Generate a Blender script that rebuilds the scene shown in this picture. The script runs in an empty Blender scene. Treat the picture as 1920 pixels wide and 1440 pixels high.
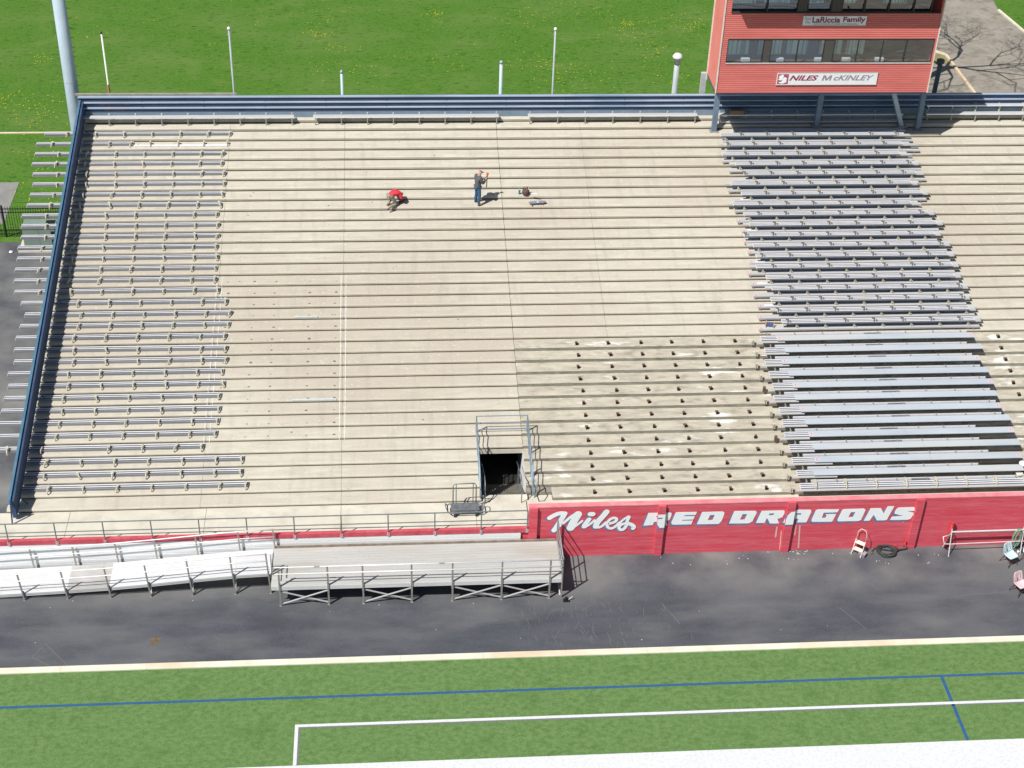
import bpy, bmesh, math, random
from mathutils import Vector, Matrix
random.seed(7)
R = math.radians

# ------------------------------------------------------------------ camera, sky, sun
F_PX, CAM_H = 2850.0, 40.0
P_, YW, RL = R(35.455), R(5.395), R(-2.083)
def _axes():
    cp, sp, cy, sy = math.cos(P_), math.sin(P_), math.cos(YW), math.sin(YW)
    f = Vector((sy*cp, cy*cp, -sp)); r = Vector((cy, -sy, 0)); d = f.cross(r)
    c, s = math.cos(RL), math.sin(RL)
    return c*r + s*d, -s*r + c*d, f
RX, RD, RF = _axes()
CO = Vector((0, 0, CAM_H))
sc = bpy.context.scene
cam = bpy.data.cameras.new('camera'); co = bpy.data.objects.new('camera', cam)
sc.collection.objects.link(co); sc.camera = co
cam.sensor_fit = 'HORIZONTAL'; cam.sensor_width = 36; cam.lens = F_PX/1920*36
cam.clip_start = 1; cam.clip_end = 3000
m = Matrix.Identity(4)
for i in range(3):
    m[i][0] = RX[i]; m[i][1] = -RD[i]; m[i][2] = -RF[i]; m[i][3] = CO[i]
co.matrix_world = m

SUNV = Vector((0.56, 0.455, -1.0)).normalized()
w = bpy.data.worlds.new('World'); sc.world = w; w.use_nodes = True
nt = w.node_tree; bg = nt.nodes['Background']
sky = nt.nodes.new('ShaderNodeTexSky'); sky.sky_type = 'NISHITA'; sky.sun_disc = False
sky.sun_elevation = math.asin(-SUNV.z); sky.sun_rotation = math.atan2(-SUNV.x, -SUNV.y)
sky.air_density = 1.0; sky.dust_density = 1.0
nt.links.new(sky.outputs[0], bg.inputs[0]); bg.inputs[1].default_value = 0.058
sl = bpy.data.lights.new('sun', 'SUN'); sl.energy = 4.8; sl.angle = R(0.53); sl.color = (1, .965, .91)
so = bpy.data.objects.new('sun', sl); sc.collection.objects.link(so)
so.rotation_euler = SUNV.to_track_quat('-Z', 'Y').to_euler()
sc.view_settings.view_transform = 'Standard'; sc.view_settings.look = 'None'
sc.view_settings.exposure = 0.22; sc.view_settings.gamma = 1

# ------------------------------------------------------------------ helpers
def ray(x, y): return RX*((x-960)/F_PX) + RD*((y-720)/F_PX) + RF
def onz(x, y, z=0): d = ray(x, y); return CO + d*((z-CAM_H)/d.z)
def ony(x, y, Y): d = ray(x, y); return CO + d*(Y/d.y)
MATS = {}
def mat(name, c1, c2=None, scale=3.0, rough=.8, metal=0., bump=0., bscale=40., stretch=(1, 1, 1), c3=None, s3=.3, lo=.35, hi=.65, spec=.3, lo3=.5, hi3=.62, detail=6):
    if name in MATS: return MATS[name]
    M = bpy.data.materials.new(name); M.use_nodes = True; n = M.node_tree; L = n.links.new
    b = n.nodes['Principled BSDF']; b.inputs['Roughness'].default_value = rough
    b.inputs['Metallic'].default_value = metal; b.inputs['Specular IOR Level'].default_value = spec
    geo = n.nodes.new('ShaderNodeNewGeometry'); mp = n.nodes.new('ShaderNodeMapping')
    mp.inputs['Scale'].default_value = stretch; L(geo.outputs['Position'], mp.inputs[0])
    col = None
    if c2 is not None:
        t = n.nodes.new('ShaderNodeTexNoise'); t.inputs['Scale'].default_value = scale; t.inputs['Detail'].default_value = detail
        t.inputs['Roughness'].default_value = .65
        L(mp.outputs[0], t.inputs['Vector'])
        r = n.nodes.new('ShaderNodeValToRGB'); r.color_ramp.elements[0].position = lo; r.color_ramp.elements[1].position = hi
        r.color_ramp.elements[0].color = (*c1, 1); r.color_ramp.elements[1].color = (*c2, 1)
        L(t.outputs['Fac'], r.inputs[0]); col = r.outputs[0]
        if c3 is not None:
            t3 = n.nodes.new('ShaderNodeTexNoise'); t3.inputs['Scale'].default_value = s3; t3.inputs['Detail'].default_value = 7
            t3.inputs['Roughness'].default_value = .6
            L(mp.outputs[0], t3.inputs['Vector'])
            r3 = n.nodes.new('ShaderNodeValToRGB'); r3.color_ramp.elements[0].position = lo3; r3.color_ramp.elements[1].position = hi3
            L(t3.outputs['Fac'], r3.inputs[0])
            mx = n.nodes.new('ShaderNodeMix'); mx.data_type = 'RGBA'
            L(r3.outputs[0], mx.inputs[0]); L(col, mx.inputs[6]); mx.inputs[7].default_value = (*c3, 1); col = mx.outputs[2]
        L(col, b.inputs['Base Color'])
    else:
        b.inputs['Base Color'].default_value = (*c1, 1)
    if bump:
        tb = n.nodes.new('ShaderNodeTexNoise'); tb.inputs['Scale'].default_value = bscale; tb.inputs['Detail'].default_value = 5
        L(mp.outputs[0], tb.inputs['Vector'])
        bp = n.nodes.new('ShaderNodeBump'); bp.inputs['Strength'].default_value = bump; bp.inputs['Distance'].default_value = .02
        L(tb.outputs['Fac'], bp.inputs['Height']); L(bp.outputs[0], b.inputs['Normal'])
    MATS[name] = M
    return M

class MB:
    def __init__(s): s.v = []; s.f = []; s.m = []
    def poly(s, pts, mi=0):
        i = len(s.v); s.v += [tuple(p) for p in pts]; s.f.append(tuple(range(i, i+len(pts)))); s.m.append(mi); return s
    def box(s, x0, x1, y0, y1, z0, z1, mi=0):
        i = len(s.v)
        s.v += [(x, y, z) for z in (z0, z1) for y in (y0, y1) for x in (x0, x1)]
        for q in ((0, 2, 3, 1), (4, 5, 7, 6), (0, 1, 5, 4), (2, 6, 7, 3), (0, 4, 6, 2), (1, 3, 7, 5)):
            s.f.append(tuple(i+k for k in q)); s.m.append(mi)
        return s
    def obox(s, c, ax, ay, az, mi=0):
        c = Vector(c); ax = Vector(ax); ay = Vector(ay); az = Vector(az); i = len(s.v)
        for k in (-1, 1):
            for j in (-1, 1):
                for l in (-1, 1): s.v.append(tuple(c+ax*l+ay*j+az*k))
        for q in ((0, 2, 3, 1), (4, 5, 7, 6), (0, 1, 5, 4), (2, 6, 7, 3), (0, 4, 6, 2), (1, 3, 7, 5)):
            s.f.append(tuple(i+k for k in q)); s.m.append(mi)
        return s
    def bar(s, a, b, wd, h, mi=0, up=(0, 0, 1)):
        a = Vector(a); b = Vector(b); d = (b-a); L = d.length; d.normalize()
        u = Vector(up)
        if abs(d.dot(u)) > .95: u = Vector((0, 1, 0))
        sd = d.cross(u).normalized(); u2 = sd.cross(d)
        return s.obox((a+b)/2, d*L/2, sd*wd/2, u2*h/2, mi)
    def tube(s, pts, r, n=8, mi=0, cap=True, r2=None, closed=False):
        pts = [Vector(p) for p in pts]; N = len(pts); rings = []
        pu = None
        for k, p in enumerate(pts):
            if closed: d = pts[(k+1) % N]-pts[k-1]
            else: d = pts[min(k+1, N-1)]-pts[max(k-1, 0)]
            d.normalize()
            u = pu if pu is not None else (Vector((0, 0, 1)) if abs(d.z) < .9 else Vector((0, 1, 0)))
            sd = d.cross(u)
            if sd.length < 1e-4: sd = d.cross(Vector((1, 0, 0)))
            sd.normalize(); u2 = sd.cross(d).normalized(); pu = u2
            rr = r if r2 is None else r+(r2-r)*k/(N-1)
            i = len(s.v); rings.append(i)
            for a in range(n):
                t = 2*math.pi*a/n; s.v.append(tuple(p+sd*math.cos(t)*rr+u2*math.sin(t)*rr))
        for k in range(N if closed else N-1):
            i, j = rings[k], rings[(k+1) % N]
            for a in range(n):
                b = (a+1) % n; s.f.append((i+a, i+b, j+b, j+a)); s.m.append(mi)
        if cap and not closed:
            s.f.append(tuple(rings[0]+a for a in range(n))[::-1]); s.m.append(mi)
            s.f.append(tuple(rings[-1]+a for a in range(n))); s.m.append(mi)
        return s
    def lathe(s, prof, c=(0, 0, 0), n=20, mi=0):
        i = len(s.v)
        for (r, z) in prof:
            for a in range(n):
                t = 2*math.pi*a/n; s.v.append((c[0]+r*math.cos(t), c[1]+r*math.sin(t), c[2]+z))
        for k in range(len(prof)-1):
            for a in range(n):
                b = (a+1) % n; s.f.append((i+k*n+a, i+k*n+b, i+(k+1)*n+b, i+(k+1)*n+a)); s.m.append(mi)
        s.f.append(tuple(i+a for a in range(n))[::-1]); s.m.append(mi)
        s.f.append(tuple(i+(len(prof)-1)*n+a for a in range(n))); s.m.append(mi)
        return s
    def build(s, name, mats, parent=None, loc=None, smooth=False, col=None):
        me = bpy.data.meshes.new(name); me.from_pydata(s.v, [], s.f)
        if not isinstance(mats, (list, tuple)): mats = [mats]
        for q in mats: me.materials.append(q)
        me.polygons.foreach_set('material_index', s.m)
        if smooth: me.polygons.foreach_set('use_smooth', [True]*len(s.f))
        bm = bmesh.new(); bm.from_mesh(me); bmesh.ops.recalc_face_normals(bm, faces=bm.faces); bm.to_mesh(me); bm.free()
        me.update()
        o = bpy.data.objects.new(name, me); sc.collection.objects.link(o)
        if parent is not None: o.parent = parent
        if loc is not None: o.location = loc
        return o

def tag(o, label=None, cat=None, group=None, kind=None):
    if label: o['label'] = label
    if cat: o['category'] = cat
    if group: o['group'] = group
    if kind: o['kind'] = kind
    return o
def thing(name, label, cat, loc=(0, 0, 0), rz=0, group=None):
    o = bpy.data.objects.new(name, None); sc.collection.objects.link(o); o.empty_display_size = .2
    o.location = loc; o.rotation_euler = (0, 0, rz)
    return tag(o, label, cat, group)
KIDS = {}
def dup(root, loc, rz=None, label=None):
    r = root.copy(); sc.collection.objects.link(r); r.location = loc
    if rz is not None: r.rotation_euler = (0, 0, rz)
    if label: r['label'] = label
    for c in [o for o in KIDS[root.name]]:
        d = c.copy(); sc.collection.objects.link(d); d.parent = r
    return r
ORD = ['first', 'second', 'third', 'fourth', 'fifth', 'sixth', 'seventh', 'eighth', 'ninth', 'tenth', 'eleventh', 'twelfth', 'thirteenth',
       'fourteenth', 'fifteenth', 'sixteenth', 'seventeenth', 'eighteenth', 'nineteenth', 'twentieth', 'twenty-first', 'twenty-second',
       'twenty-third', 'twenty-fourth', 'twenty-fifth', 'twenty-sixth', 'twenty-seventh', 'twenty-eighth', 'twenty-ninth', 'thirtieth',
       'thirty-first', 'thirty-second', 'thirty-third', 'thirty-fourth']

# stand profile: riser k stands at rowY(k), from rowz(k) up to rowz(k+1)
PZ = (2.0064522614e-06, 5.932088e-04, 0.15269534, 1.40)
def rowz(k): return ((PZ[0]*k+PZ[1])*k+PZ[2])*k+PZ[3]
NR = 35
def rowY(k): return 46.0+.64*k if k < 34 else 46.0+.64*33+.52
XJ = 5.12; XV = 3.30; XL = -15.0; XR = 38.0; DECK = 1.40

# ------------------------------------------------------------------ materials
coat = mat('coated_concrete', (.475, .447, .365), (.575, .543, .447), scale=1.1, stretch=(.8, 3.2, 3), rough=.85, bump=.25, bscale=25, c3=(.52, .47, .40), s3=.25, lo3=.42, hi3=.7)
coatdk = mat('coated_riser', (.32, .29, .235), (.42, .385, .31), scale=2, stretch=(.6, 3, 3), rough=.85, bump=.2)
groove = mat('dark_groove', (.04, .034, .03), (.075, .065, .055), scale=3, rough=.95)  # darker strip recessed at the foot of each coated riser
peel = mat('peeling_concrete', (.38, .35, .28), (.53, .49, .395), scale=1.9, stretch=(.6, 1.8, 1.8), rough=.9, bump=.4, bscale=18,
           c3=(.68, .665, .62), s3=.8, lo3=.585, hi3=.64)
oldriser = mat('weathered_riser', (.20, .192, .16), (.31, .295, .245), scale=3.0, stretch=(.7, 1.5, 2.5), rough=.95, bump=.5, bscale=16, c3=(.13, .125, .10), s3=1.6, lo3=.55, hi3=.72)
deckm = mat('walkway_concrete', (.53, .495, .41), (.62, .585, .49), scale=.8, rough=.88, bump=.15, bscale=30, c3=(.42, .38, .31), s3=.6, lo3=.6, hi3=.8)
seam = mat('seam_line', (.12, .085, .06), (.2, .15, .11), scale=6, rough=.9)
whitepaint = mat('white_line_paint', (.55, .53, .47), (.72, .71, .67), scale=5, rough=.8)
redwall = mat('painted_red_block', (.60, .058, .088), (.69, .10, .14), scale=1.4, stretch=(.5, 1, 5), rough=.55, bump=.35, bscale=10, c3=(.68, .15, .19), s3=2.2, lo3=.5, hi3=.75)
pinkcop = mat('sunlit_red_coping', (.66, .17, .20), (.74, .28, .30), scale=2, rough=.7, bump=.2)  # paler than the wall; the sunlit top is put into the colour
white = mat('white_sign_paint', (.83, .87, .89), (.90, .92, .93), scale=3, rough=.6)
bluep = mat('blue_outline_paint', (.13, .17, .33), (.20, .24, .42), scale=3, rough=.6)
purp = mat('purple_outline_paint', (.45, .12, .22), (.5, .16, .27), scale=3, rough=.6)
asphalt = mat('asphalt', (.055, .059, .072), (.082, .087, .102), scale=.6, rough=.9, bump=.35, bscale=60, c3=(.15, .15, .155), s3=.22, lo3=.5, hi3=.8, stretch=(.6, 1.4, 1))
lawn = mat('lawn_grass', (.036, .105, .010), (.115, .24, .036), scale=8, stretch=(.7, 1.5, 1), lo=.30, hi=.72, detail=9, rough=.9, bump=.8, bscale=30, c3=(.115, .19, .045), s3=.22, lo3=.45, hi3=.78, spec=.1)
turf = mat('artificial_turf', (.076, .155, .040), (.138, .230, .080), scale=5, stretch=(.9, 1.2, 1), rough=.95, bump=.6, bscale=60, c3=(.065, .145, .036), s3=.8, lo3=.56, hi3=.76, spec=.1, lo=.3, hi=.6)
turfw = mat('white_turf', (.56, .575, .58), (.68, .695, .70), scale=9, rough=.95, bump=.5, bscale=60)
turfb = mat('blue_turf', (.016, .075, .19), (.035, .115, .27), scale=20, rough=.95, bump=.4)
turfg = mat('grey_turf_edge', (.13, .15, .13), (.17, .18, .16), scale=12, rough=.95)
curbm = mat('concrete_curb', (.60, .57, .46), (.74, .70, .58), scale=1.2, rough=.9, c3=(.62, .48, .32), s3=.07, lo3=.52, hi3=.6)
lot = mat('old_pavement', (.24, .215, .175), (.31, .285, .24), scale=.9, rough=.95, bump=.3, c3=(.2, .18, .15), s3=3., lo3=.55, hi3=.7)
lot2 = mat('grey_slab', (.20, .20, .19), (.27, .265, .25), scale=.9, rough=.95, bump=.2)
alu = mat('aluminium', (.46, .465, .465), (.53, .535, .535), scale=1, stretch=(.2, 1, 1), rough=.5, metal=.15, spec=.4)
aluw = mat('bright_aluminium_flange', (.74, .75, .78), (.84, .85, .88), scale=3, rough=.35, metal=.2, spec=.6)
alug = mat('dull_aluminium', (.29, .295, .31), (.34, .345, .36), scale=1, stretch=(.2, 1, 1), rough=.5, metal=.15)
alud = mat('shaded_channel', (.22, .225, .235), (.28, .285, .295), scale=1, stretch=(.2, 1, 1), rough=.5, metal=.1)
aluboard = mat('blue_grey_board', (.45, .50, .55), (.54, .59, .63), scale=.5, stretch=(.5, 2, 2), rough=.45, metal=.15, c3=(.55, .57, .57), s3=.3)
galv = mat('galvanised_steel', (.30, .29, .27), (.46, .44, .40), scale=8, rough=.5, metal=.4)
tanbr = mat('weathered_bracket', (.42, .39, .31), (.62, .58, .48), scale=9, rough=.65, metal=.1)
darksl = mat('dark_splice', (.10, .10, .115), (.17, .17, .185), scale=6, rough=.6)
rust = mat('rusty_steel', (.13, .07, .058), (.22, .125, .10), scale=14, rough=.9)
brackbk = mat('bracket_black', (.012, .009, .01), rough=.9)  # plain black for the small plate on each seat bracket
bluest = mat('blue_painted_steel', (.12, .175, .25), (.17, .235, .32), scale=1.5, rough=.5, bump=.1, c3=(.19, .25, .33), s3=.5)
bluelt = mat('light_blue_steel', (.33, .40, .50), (.42, .48, .57), scale=1.2, stretch=(.3, 1, 1), rough=.5, c3=(.25, .33, .42), s3=.5)
bluedk = mat('navy_steel', (.035, .065, .16), (.055, .09, .20), scale=1.5, rough=.6)
tealrl = mat('teal_rail_cap', (.055, .14, .21), (.09, .19, .27), scale=3, rough=.5)
navyrl = mat('shaded_rail_panel', (.03, .06, .13), (.05, .085, .17), scale=3, rough=.5)  # rail blue darkened to navy; the inner face's own shade is painted in
pole = mat('pale_blue_pole', (.42, .52, .60), (.50, .60, .68), scale=1, rough=.4, spec=.4)
polg = mat('grey_pipe', (.33, .38, .40), (.42, .46, .48), scale=2, rough=.5)
grail = mat('grey_rail_pipe', (.16, .185, .20), (.23, .255, .27), scale=5, rough=.45, metal=.4)
brail = mat('blue_rail_pipe', (.22, .30, .38), (.30, .39, .47), scale=5, rough=.45, metal=.3)
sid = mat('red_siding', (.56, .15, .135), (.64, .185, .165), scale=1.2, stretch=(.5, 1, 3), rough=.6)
sidp = mat('sunlit_siding', (.66, .20, .17), (.74, .25, .22), scale=.8, rough=.7)  # lighter red for the left side wall; sunlight is put into the colour
trim = mat('pale_trim', (.62, .52, .45), (.72, .66, .62), scale=3, rough=.7)
frame = mat('window_frame', (.05, .05, .055), rough=.4)
framel = mat('window_sill_metal', (.45, .42, .40), (.55, .52, .49), scale=5, rough=.5)
pillm = mat('brown_pillar', (.075, .07, .065), rough=.6)
roomm = mat('room_interior', (.12, .125, .13), rough=.9)
curt = mat('curtain_blue', (.16, .24, .30), (.38, .46, .52), scale=2, stretch=(9, 1, .5), rough=.9)
black = mat('black_plastic', (.015, .015, .017), rough=.5)
rubber = mat('black_rubber', (.03, .033, .033), (.055, .058, .058), scale=12, rough=.6)
wood = mat('plywood', (.45, .27, .14), (.58, .38, .22), scale=8, rough=.8)
cardb = mat('cardboard', (.28, .17, .09), (.36, .23, .13), scale=5, rough=.9)
concp = mat('pad_concrete', (.45, .42, .36), (.55, .52, .46), scale=3, rough=.9)
greenc = mat('cabinet_green', (.17, .23, .20), (.21, .27, .24), scale=2, rough=.5)
brownk = mat('brown_kickboard', (.22, .17, .13), (.32, .27, .22), scale=3, rough=.8)
plat = mat('platform_plank', (.46, .455, .43), (.53, .525, .50), scale=.7, stretch=(.4, 2, 1), rough=.5, metal=.1, c3=(.45, .43, .39), s3=.4)
ramp = mat('ramp_plank', (.62, .63, .63), (.72, .73, .735), scale=1.2, stretch=(.4, 3, 1), rough=.5, metal=.1)
rampg = mat('ramp_plate', (.45, .44, .42), (.55, .54, .52), scale=1.2, rough=.5, metal=.15)
bark = mat('bark', (.10, .085, .07), (.16, .14, .12), scale=8, rough=.9)
skin = mat('skin', (.50, .27, .19), rough=.6)
def glassmat():
    M = bpy.data.materials.new('window_glass'); M.use_nodes = True; n = M.node_tree; L = n.links.new
    n.nodes.remove(n.nodes['Principled BSDF']); out = n.nodes['Material Output']
    g = n.nodes.new('ShaderNodeBsdfGlossy'); g.inputs['Roughness'].default_value = .015; g.inputs['Color'].default_value = (.9, .95, 1, 1)
    t = n.nodes.new('ShaderNodeBsdfTransparent'); t.inputs['Color'].default_value = (.72, .78, .80, 1)
    mx = n.nodes.new('ShaderNodeMixShader'); mx.inputs[0].default_value = .14
    geo = n.nodes.new('ShaderNodeNewGeometry'); mp = n.nodes.new('ShaderNodeMapping'); mp.inputs['Scale'].default_value = (.9, 1, 1.1)
    L(geo.outputs['Position'], mp.inputs[0])
    tb = n.nodes.new('ShaderNodeTexNoise'); tb.inputs['Scale'].default_value = .8; tb.inputs['Detail'].default_value = 0
    L(mp.outputs[0], tb.inputs['Vector'])
    bp = n.nodes.new('ShaderNodeBump'); bp.inputs['Strength'].default_value = 1; bp.inputs['Distance'].default_value = .007
    L(tb.outputs['Fac'], bp.inputs['Height']); L(bp.outputs[0], g.inputs['Normal'])
    L(t.outputs[0], mx.inputs[1]); L(g.outputs[0], mx.inputs[2]); L(mx.outputs[0], out.inputs[0])
    return M
glass = glassmat()

def add_dust(M, y0, y1, col, s3):
    n = M.node_tree; L = n.links.new; b = n.nodes['Principled BSDF']; src = b.inputs['Base Color'].links[0].from_socket
    g = n.nodes.new('ShaderNodeNewGeometry'); sp = n.nodes.new('ShaderNodeSeparateXYZ'); L(g.outputs['Position'], sp.inputs[0])
    mr = n.nodes.new('ShaderNodeMapRange'); mr.inputs[1].default_value = y0; mr.inputs[2].default_value = y1; L(sp.outputs[1], mr.inputs[0])
    t = n.nodes.new('ShaderNodeTexNoise'); t.inputs['Scale'].default_value = s3; t.inputs['Detail'].default_value = 6; L(g.outputs['Position'], t.inputs['Vector'])
    r = n.nodes.new('ShaderNodeMapRange'); r.inputs[1].default_value = .38; r.inputs[2].default_value = .66; L(t.outputs['Fac'], r.inputs[0])
    mu = n.nodes.new('ShaderNodeMath'); mu.operation = 'MULTIPLY'; L(mr.outputs[0], mu.inputs[0]); L(r.outputs[0], mu.inputs[1])
    mx = n.nodes.new('ShaderNodeMix'); mx.data_type = 'RGBA'; L(mu.outputs[0], mx.inputs[0]); L(src, mx.inputs[6]); mx.inputs[7].default_value = (*col, 1)
    L(mx.outputs[2], b.inputs['Base Color'])
def add_layer(M, col, scale, lo, hi, fac, stretch=(1, 1, 1), detail=5):
    n = M.node_tree; L = n.links.new; b = n.nodes['Principled BSDF']; src = b.inputs['Base Color'].links[0].from_socket
    g = n.nodes.new('ShaderNodeNewGeometry'); mp = n.nodes.new('ShaderNodeMapping'); mp.inputs['Scale'].default_value = stretch; mp.inputs['Location'].default_value = (3.1*scale, 1.7, .3)
    L(g.outputs['Position'], mp.inputs[0])
    t = n.nodes.new('ShaderNodeTexNoise'); t.inputs['Scale'].default_value = scale; t.inputs['Detail'].default_value = detail; L(mp.outputs[0], t.inputs['Vector'])
    r = n.nodes.new('ShaderNodeMapRange'); r.inputs[1].default_value = lo; r.inputs[2].default_value = hi; r.inputs[4].default_value = fac; L(t.outputs['Fac'], r.inputs[0])
    mx = n.nodes.new('ShaderNodeMix'); mx.data_type = 'RGBA'; L(r.outputs[0], mx.inputs[0]); L(src, mx.inputs[6]); mx.inputs[7].default_value = (*col, 1)
    L(mx.outputs[2], b.inputs['Base Color'])
add_layer(coat, (.41, .355, .28), .11, .46, .62, .5, (.6, 1, 1))
add_layer(coat, (.33, .31, .27), 1.0, .52, .75, .35, (3.0, .35, .5))
add_layer(coat, (.62, .60, .53), 7, .60, .72, .6)
add_layer(coat, (.30, .28, .24), 9, .66, .76, .6, (.5, 1, 1))
add_layer(deckm, (.36, .33, .28), 1.3, .54, .72, .5)
add_layer(peel, (.27, .24, .19), 2.4, .56, .70, .7, (.6, 1.3, 1))
add_layer(asphalt, (.16, .16, .165), 34, .56, .70, .6)
add_layer(asphalt, (.04, .042, .048), .9, .54, .7, .3, (.4, 1.2, 1))
add_layer(redwall, (.45, .10, .12), 5, .58, .72, .5, (.4, 1, 3))
add_layer(redwall, (.68, .20, .24), 1.6, .46, .62, .3, (.12, 1, 7))
add_layer(redwall, (.74, .30, .32), 9, .68, .76, .6, (.3, 1, 2))
add_layer(turf, (.06, .12, .032), 2.4, .58, .72, .45, (1, 1.4, 1), 9)
add_layer(turf, (.19, .27, .12), 26, .52, .68, .5)
add_layer(turf, (.045, .10, .025), 19, .56, .68, .5)
add_layer(turfw, (.42, .50, .40), 15, .62, .74, .6)
add_layer(turfb, (.05, .13, .14), 17, .56, .70, .6)
add_layer(turfw, (.58, .60, .60), .7, .5, .7, .5)
add_layer(lawn, (.13, .20, .05), .5, .56, .72, .5)
add_layer(lawn, (.012, .045, .006), 3.0, .56, .68, .5, (.6, 1.6, 1))
add_layer(lot, (.14, .13, .11), 1.2, .56, .62, .5, (1, 1, 1), 9)
add_dust(asphalt, 41.0, 43.4, (.20, .20, .192), .35)
add_layer(asphalt, (.17, .17, .168), .5, .52, .74, .55, (.35, 1.3, 1))
# ------------------------------------------------------------------ ground sheets
def sheet(name, pts, z, mt, kind='structure', label=None):
    o = MB().poly([(x, y, z) for x, y in pts]).build(name, mt); tag(o, label, kind=kind); return o
sheet('lawn', [(-400, -300), (400, -300), (400, 600), (-400, 600)], -.004, lawn)
sheet('asphalt_track', [(-120, 38.8), (120, 38.8), (120, 44.6), (-120, 44.6)], .004, asphalt)
# asphalt yard at the left of the stand
sheet('asphalt_yard', [(-120, 44.6), (-14.6, 44.6), (-14.6, 69.2), (-120, 69.2)], .004, asphalt)
a1, a2, a3 = onz(36, 342), onz(5, 415), onz(-60, 342)
sheet('grey_path', [(a1.x, a1.y), (a2.x+.1, a2.y-.2), (a2.x-1.5, 69.2), (-60, 69.2), (-60, a3.y)], .008, lot2)
sheet('turf_field', [(-120, -60), (120, -60), (120, 38.9), (-120, 38.9)], .008, turf)
cb = MB(); x = -60.
while x < 60:
    cb.box(x, x+2.995, 38.86, 39.14, -.05, .05); x += 3
tag(cb.build('field_curb', curbm), kind='structure')
def mark(name, x0, x1, y0, y1, mt, z=.012): return sheet(name, [(x0, y0), (x1, y0), (x1, y1), (x0, y1)], z, mt)
mark('blue_field_line', -90, 90, 37.24, 37.345, turfb)
mark('blue_cross_line', 19.42, 19.54, 34.26, 37.23, turfb)
mark('grey_line_edge', -3.52, 90, 35.865, 35.93, turfg)
mark('grey_line_edge', -3.51, -3.45, 34.3, 35.865, turfg)
mark('white_restraining_line', -3.64, 90, 35.93, 36.05, turfw, .016)
mark('white_cross_line', -3.64, -3.52, 34.26, 35.93, turfw, .016)
mark('white_sideline', -90, 90, 32.4, 34.26, turfw)
# back lot and its curb (behind the stand, right)
b0, b1, b2, b3 = onz(1760, 172), onz(1772, 107), onz(1790, 133), onz(1826, 172)
sheet('back_pavement', [(30.5, 60), (120, 60), (120, 130), (30.5, 130)], .004, lot)
tag(MB().box(30.6, 36.8, 91.1, 93.0, .0, .012).build('verge_strip', mat('dry_verge', (.17, .17, .07), (.26, .24, .13), scale=4, rough=.95)), kind='structure')
kb = MB(); kb.bar((36.9, 60, .05), (36.9, 92.6, .05), .16, .12); kb.bar((36.9, 92.6, .05), (35.2, 94.2, .05), .16, .12)
tag(kb.build('lot_curb', curbm), kind='structure')
g1 = onz(1872, 20); g2 = onz(1922, 62)
sheet('corner_grass', [(g1.x, g1.y), (g2.x, g2.y), (g2.x+12, g2.y), (g2.x+12, g2.y+14), (g1.x+1.5, g1.y+10)], .012, lawn)
kb = MB(); kb.bar((g1.x, g1.y, .05), (g2.x, g2.y, .05), .14, .12); tag(kb.build('island_curb', curbm), kind='structure')
gl = onz(65, 249); g0 = onz(0, 251.5); g3 = onz(130, 248)
kb = MB(); kb.bar((g0.x-14, g0.y, .02), (g3.x+8, g3.y, .02), .14, .05); tag(kb.build('lawn_edging', curbm), kind='structure')
# dandelions
dm = mat('dandelion_yellow', (.75, .62, .02), rough=.8); dd = MB()
random.seed(3)
clumps = [(random.uniform(-40, 36), random.uniform(69, 112), random.uniform(.25, 1.1), random.choice((3, 5, 8, 14, 30))) for _ in range(110)]
for px, py, nn in ((52, 196, 60), (70, 215, 40), (28, 180, 20), (1215, 100, 60), (1290, 40, 60), (1180, 60, 60), (1000, 120, 40), (1060, 150, 60), (845, 120, 20), (600, 130, 18), (700, 133, 20), (980, 30, 50), (1100, 20, 50), (1250, 150, 50)):
    q = onz(px, py); clumps.append((q.x, q.y, 1.4, nn))
for cx, cy, sr, nn in clumps:
    for _ in range(nn):
        x, y = random.gauss(cx, sr), random.gauss(cy, sr*.8)
        if y < 68.9 or (x > 30 and y > 60): continue
        r = random.uniform(.018, .042); t0 = random.random()
        dd.poly([(x+r*math.cos(t0+a*1.2566), y+r*math.sin(t0+a*1.2566), .035) for a in range(5)])
tag(dd.build('dandelions', dm), 'small yellow dandelions scattered over the back lawn', kind='stuff')
# dusty streaks, rust spot and debris on asphalt
dust = mat('pale_scuff', (.145, .145, .145), (.18, .18, .178), scale=6, rough=.95)
sf = MB(); random.seed(11)
for _ in range(70):
    q = onz(random.gauss(1100, 60), random.uniform(1128, 1215)); a = random.gauss(1.5, .35); L = random.uniform(.08, .5)
    sf.bar((q.x, q.y, .0075), (q.x+L*math.cos(a), q.y+L*math.sin(a), .0075), .012, .003)
for (x0, y0, x1, y1) in ((85, 1207, 128, 1250), (85, 1207, 60, 1233), (60, 1233, 95, 1250), (400, 1192, 412, 1200), (1575, 1140, 1625, 1180), (1890, 1110, 1800, 1117), (1240, 1130, 1275, 1170)):
    p, q = onz(x0, y0), onz(x1, y1); sf.bar((p.x, p.y, .0075), (q.x, q.y, .0075), .016, .003)
tag(sf.build('asphalt_scuffs', dust), kind='structure')
pp = MB(); random.seed(21)
for _ in range(60):
    if random.random() < .5: q = onz(random.uniform(1090, 1900), random.uniform(1036, 1060))
    else: q = onz(random.uniform(0, 1920), random.uniform(1120, 1225))
    if random.random() < .35: q = onz(random.gauss(1490, 22), random.uniform(1032, 1040))
    r = random.uniform(.008, .022); pp.lathe([(r, 0), (r*.7, .012), (.002, .018)], (q.x, q.y, .004), 5)
tag(pp.build('paint_flakes', mat('flake_white', (.75, .73, .68), rough=.9)), 'white paint flakes and crumbs littering the asphalt', kind='stuff')
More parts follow.
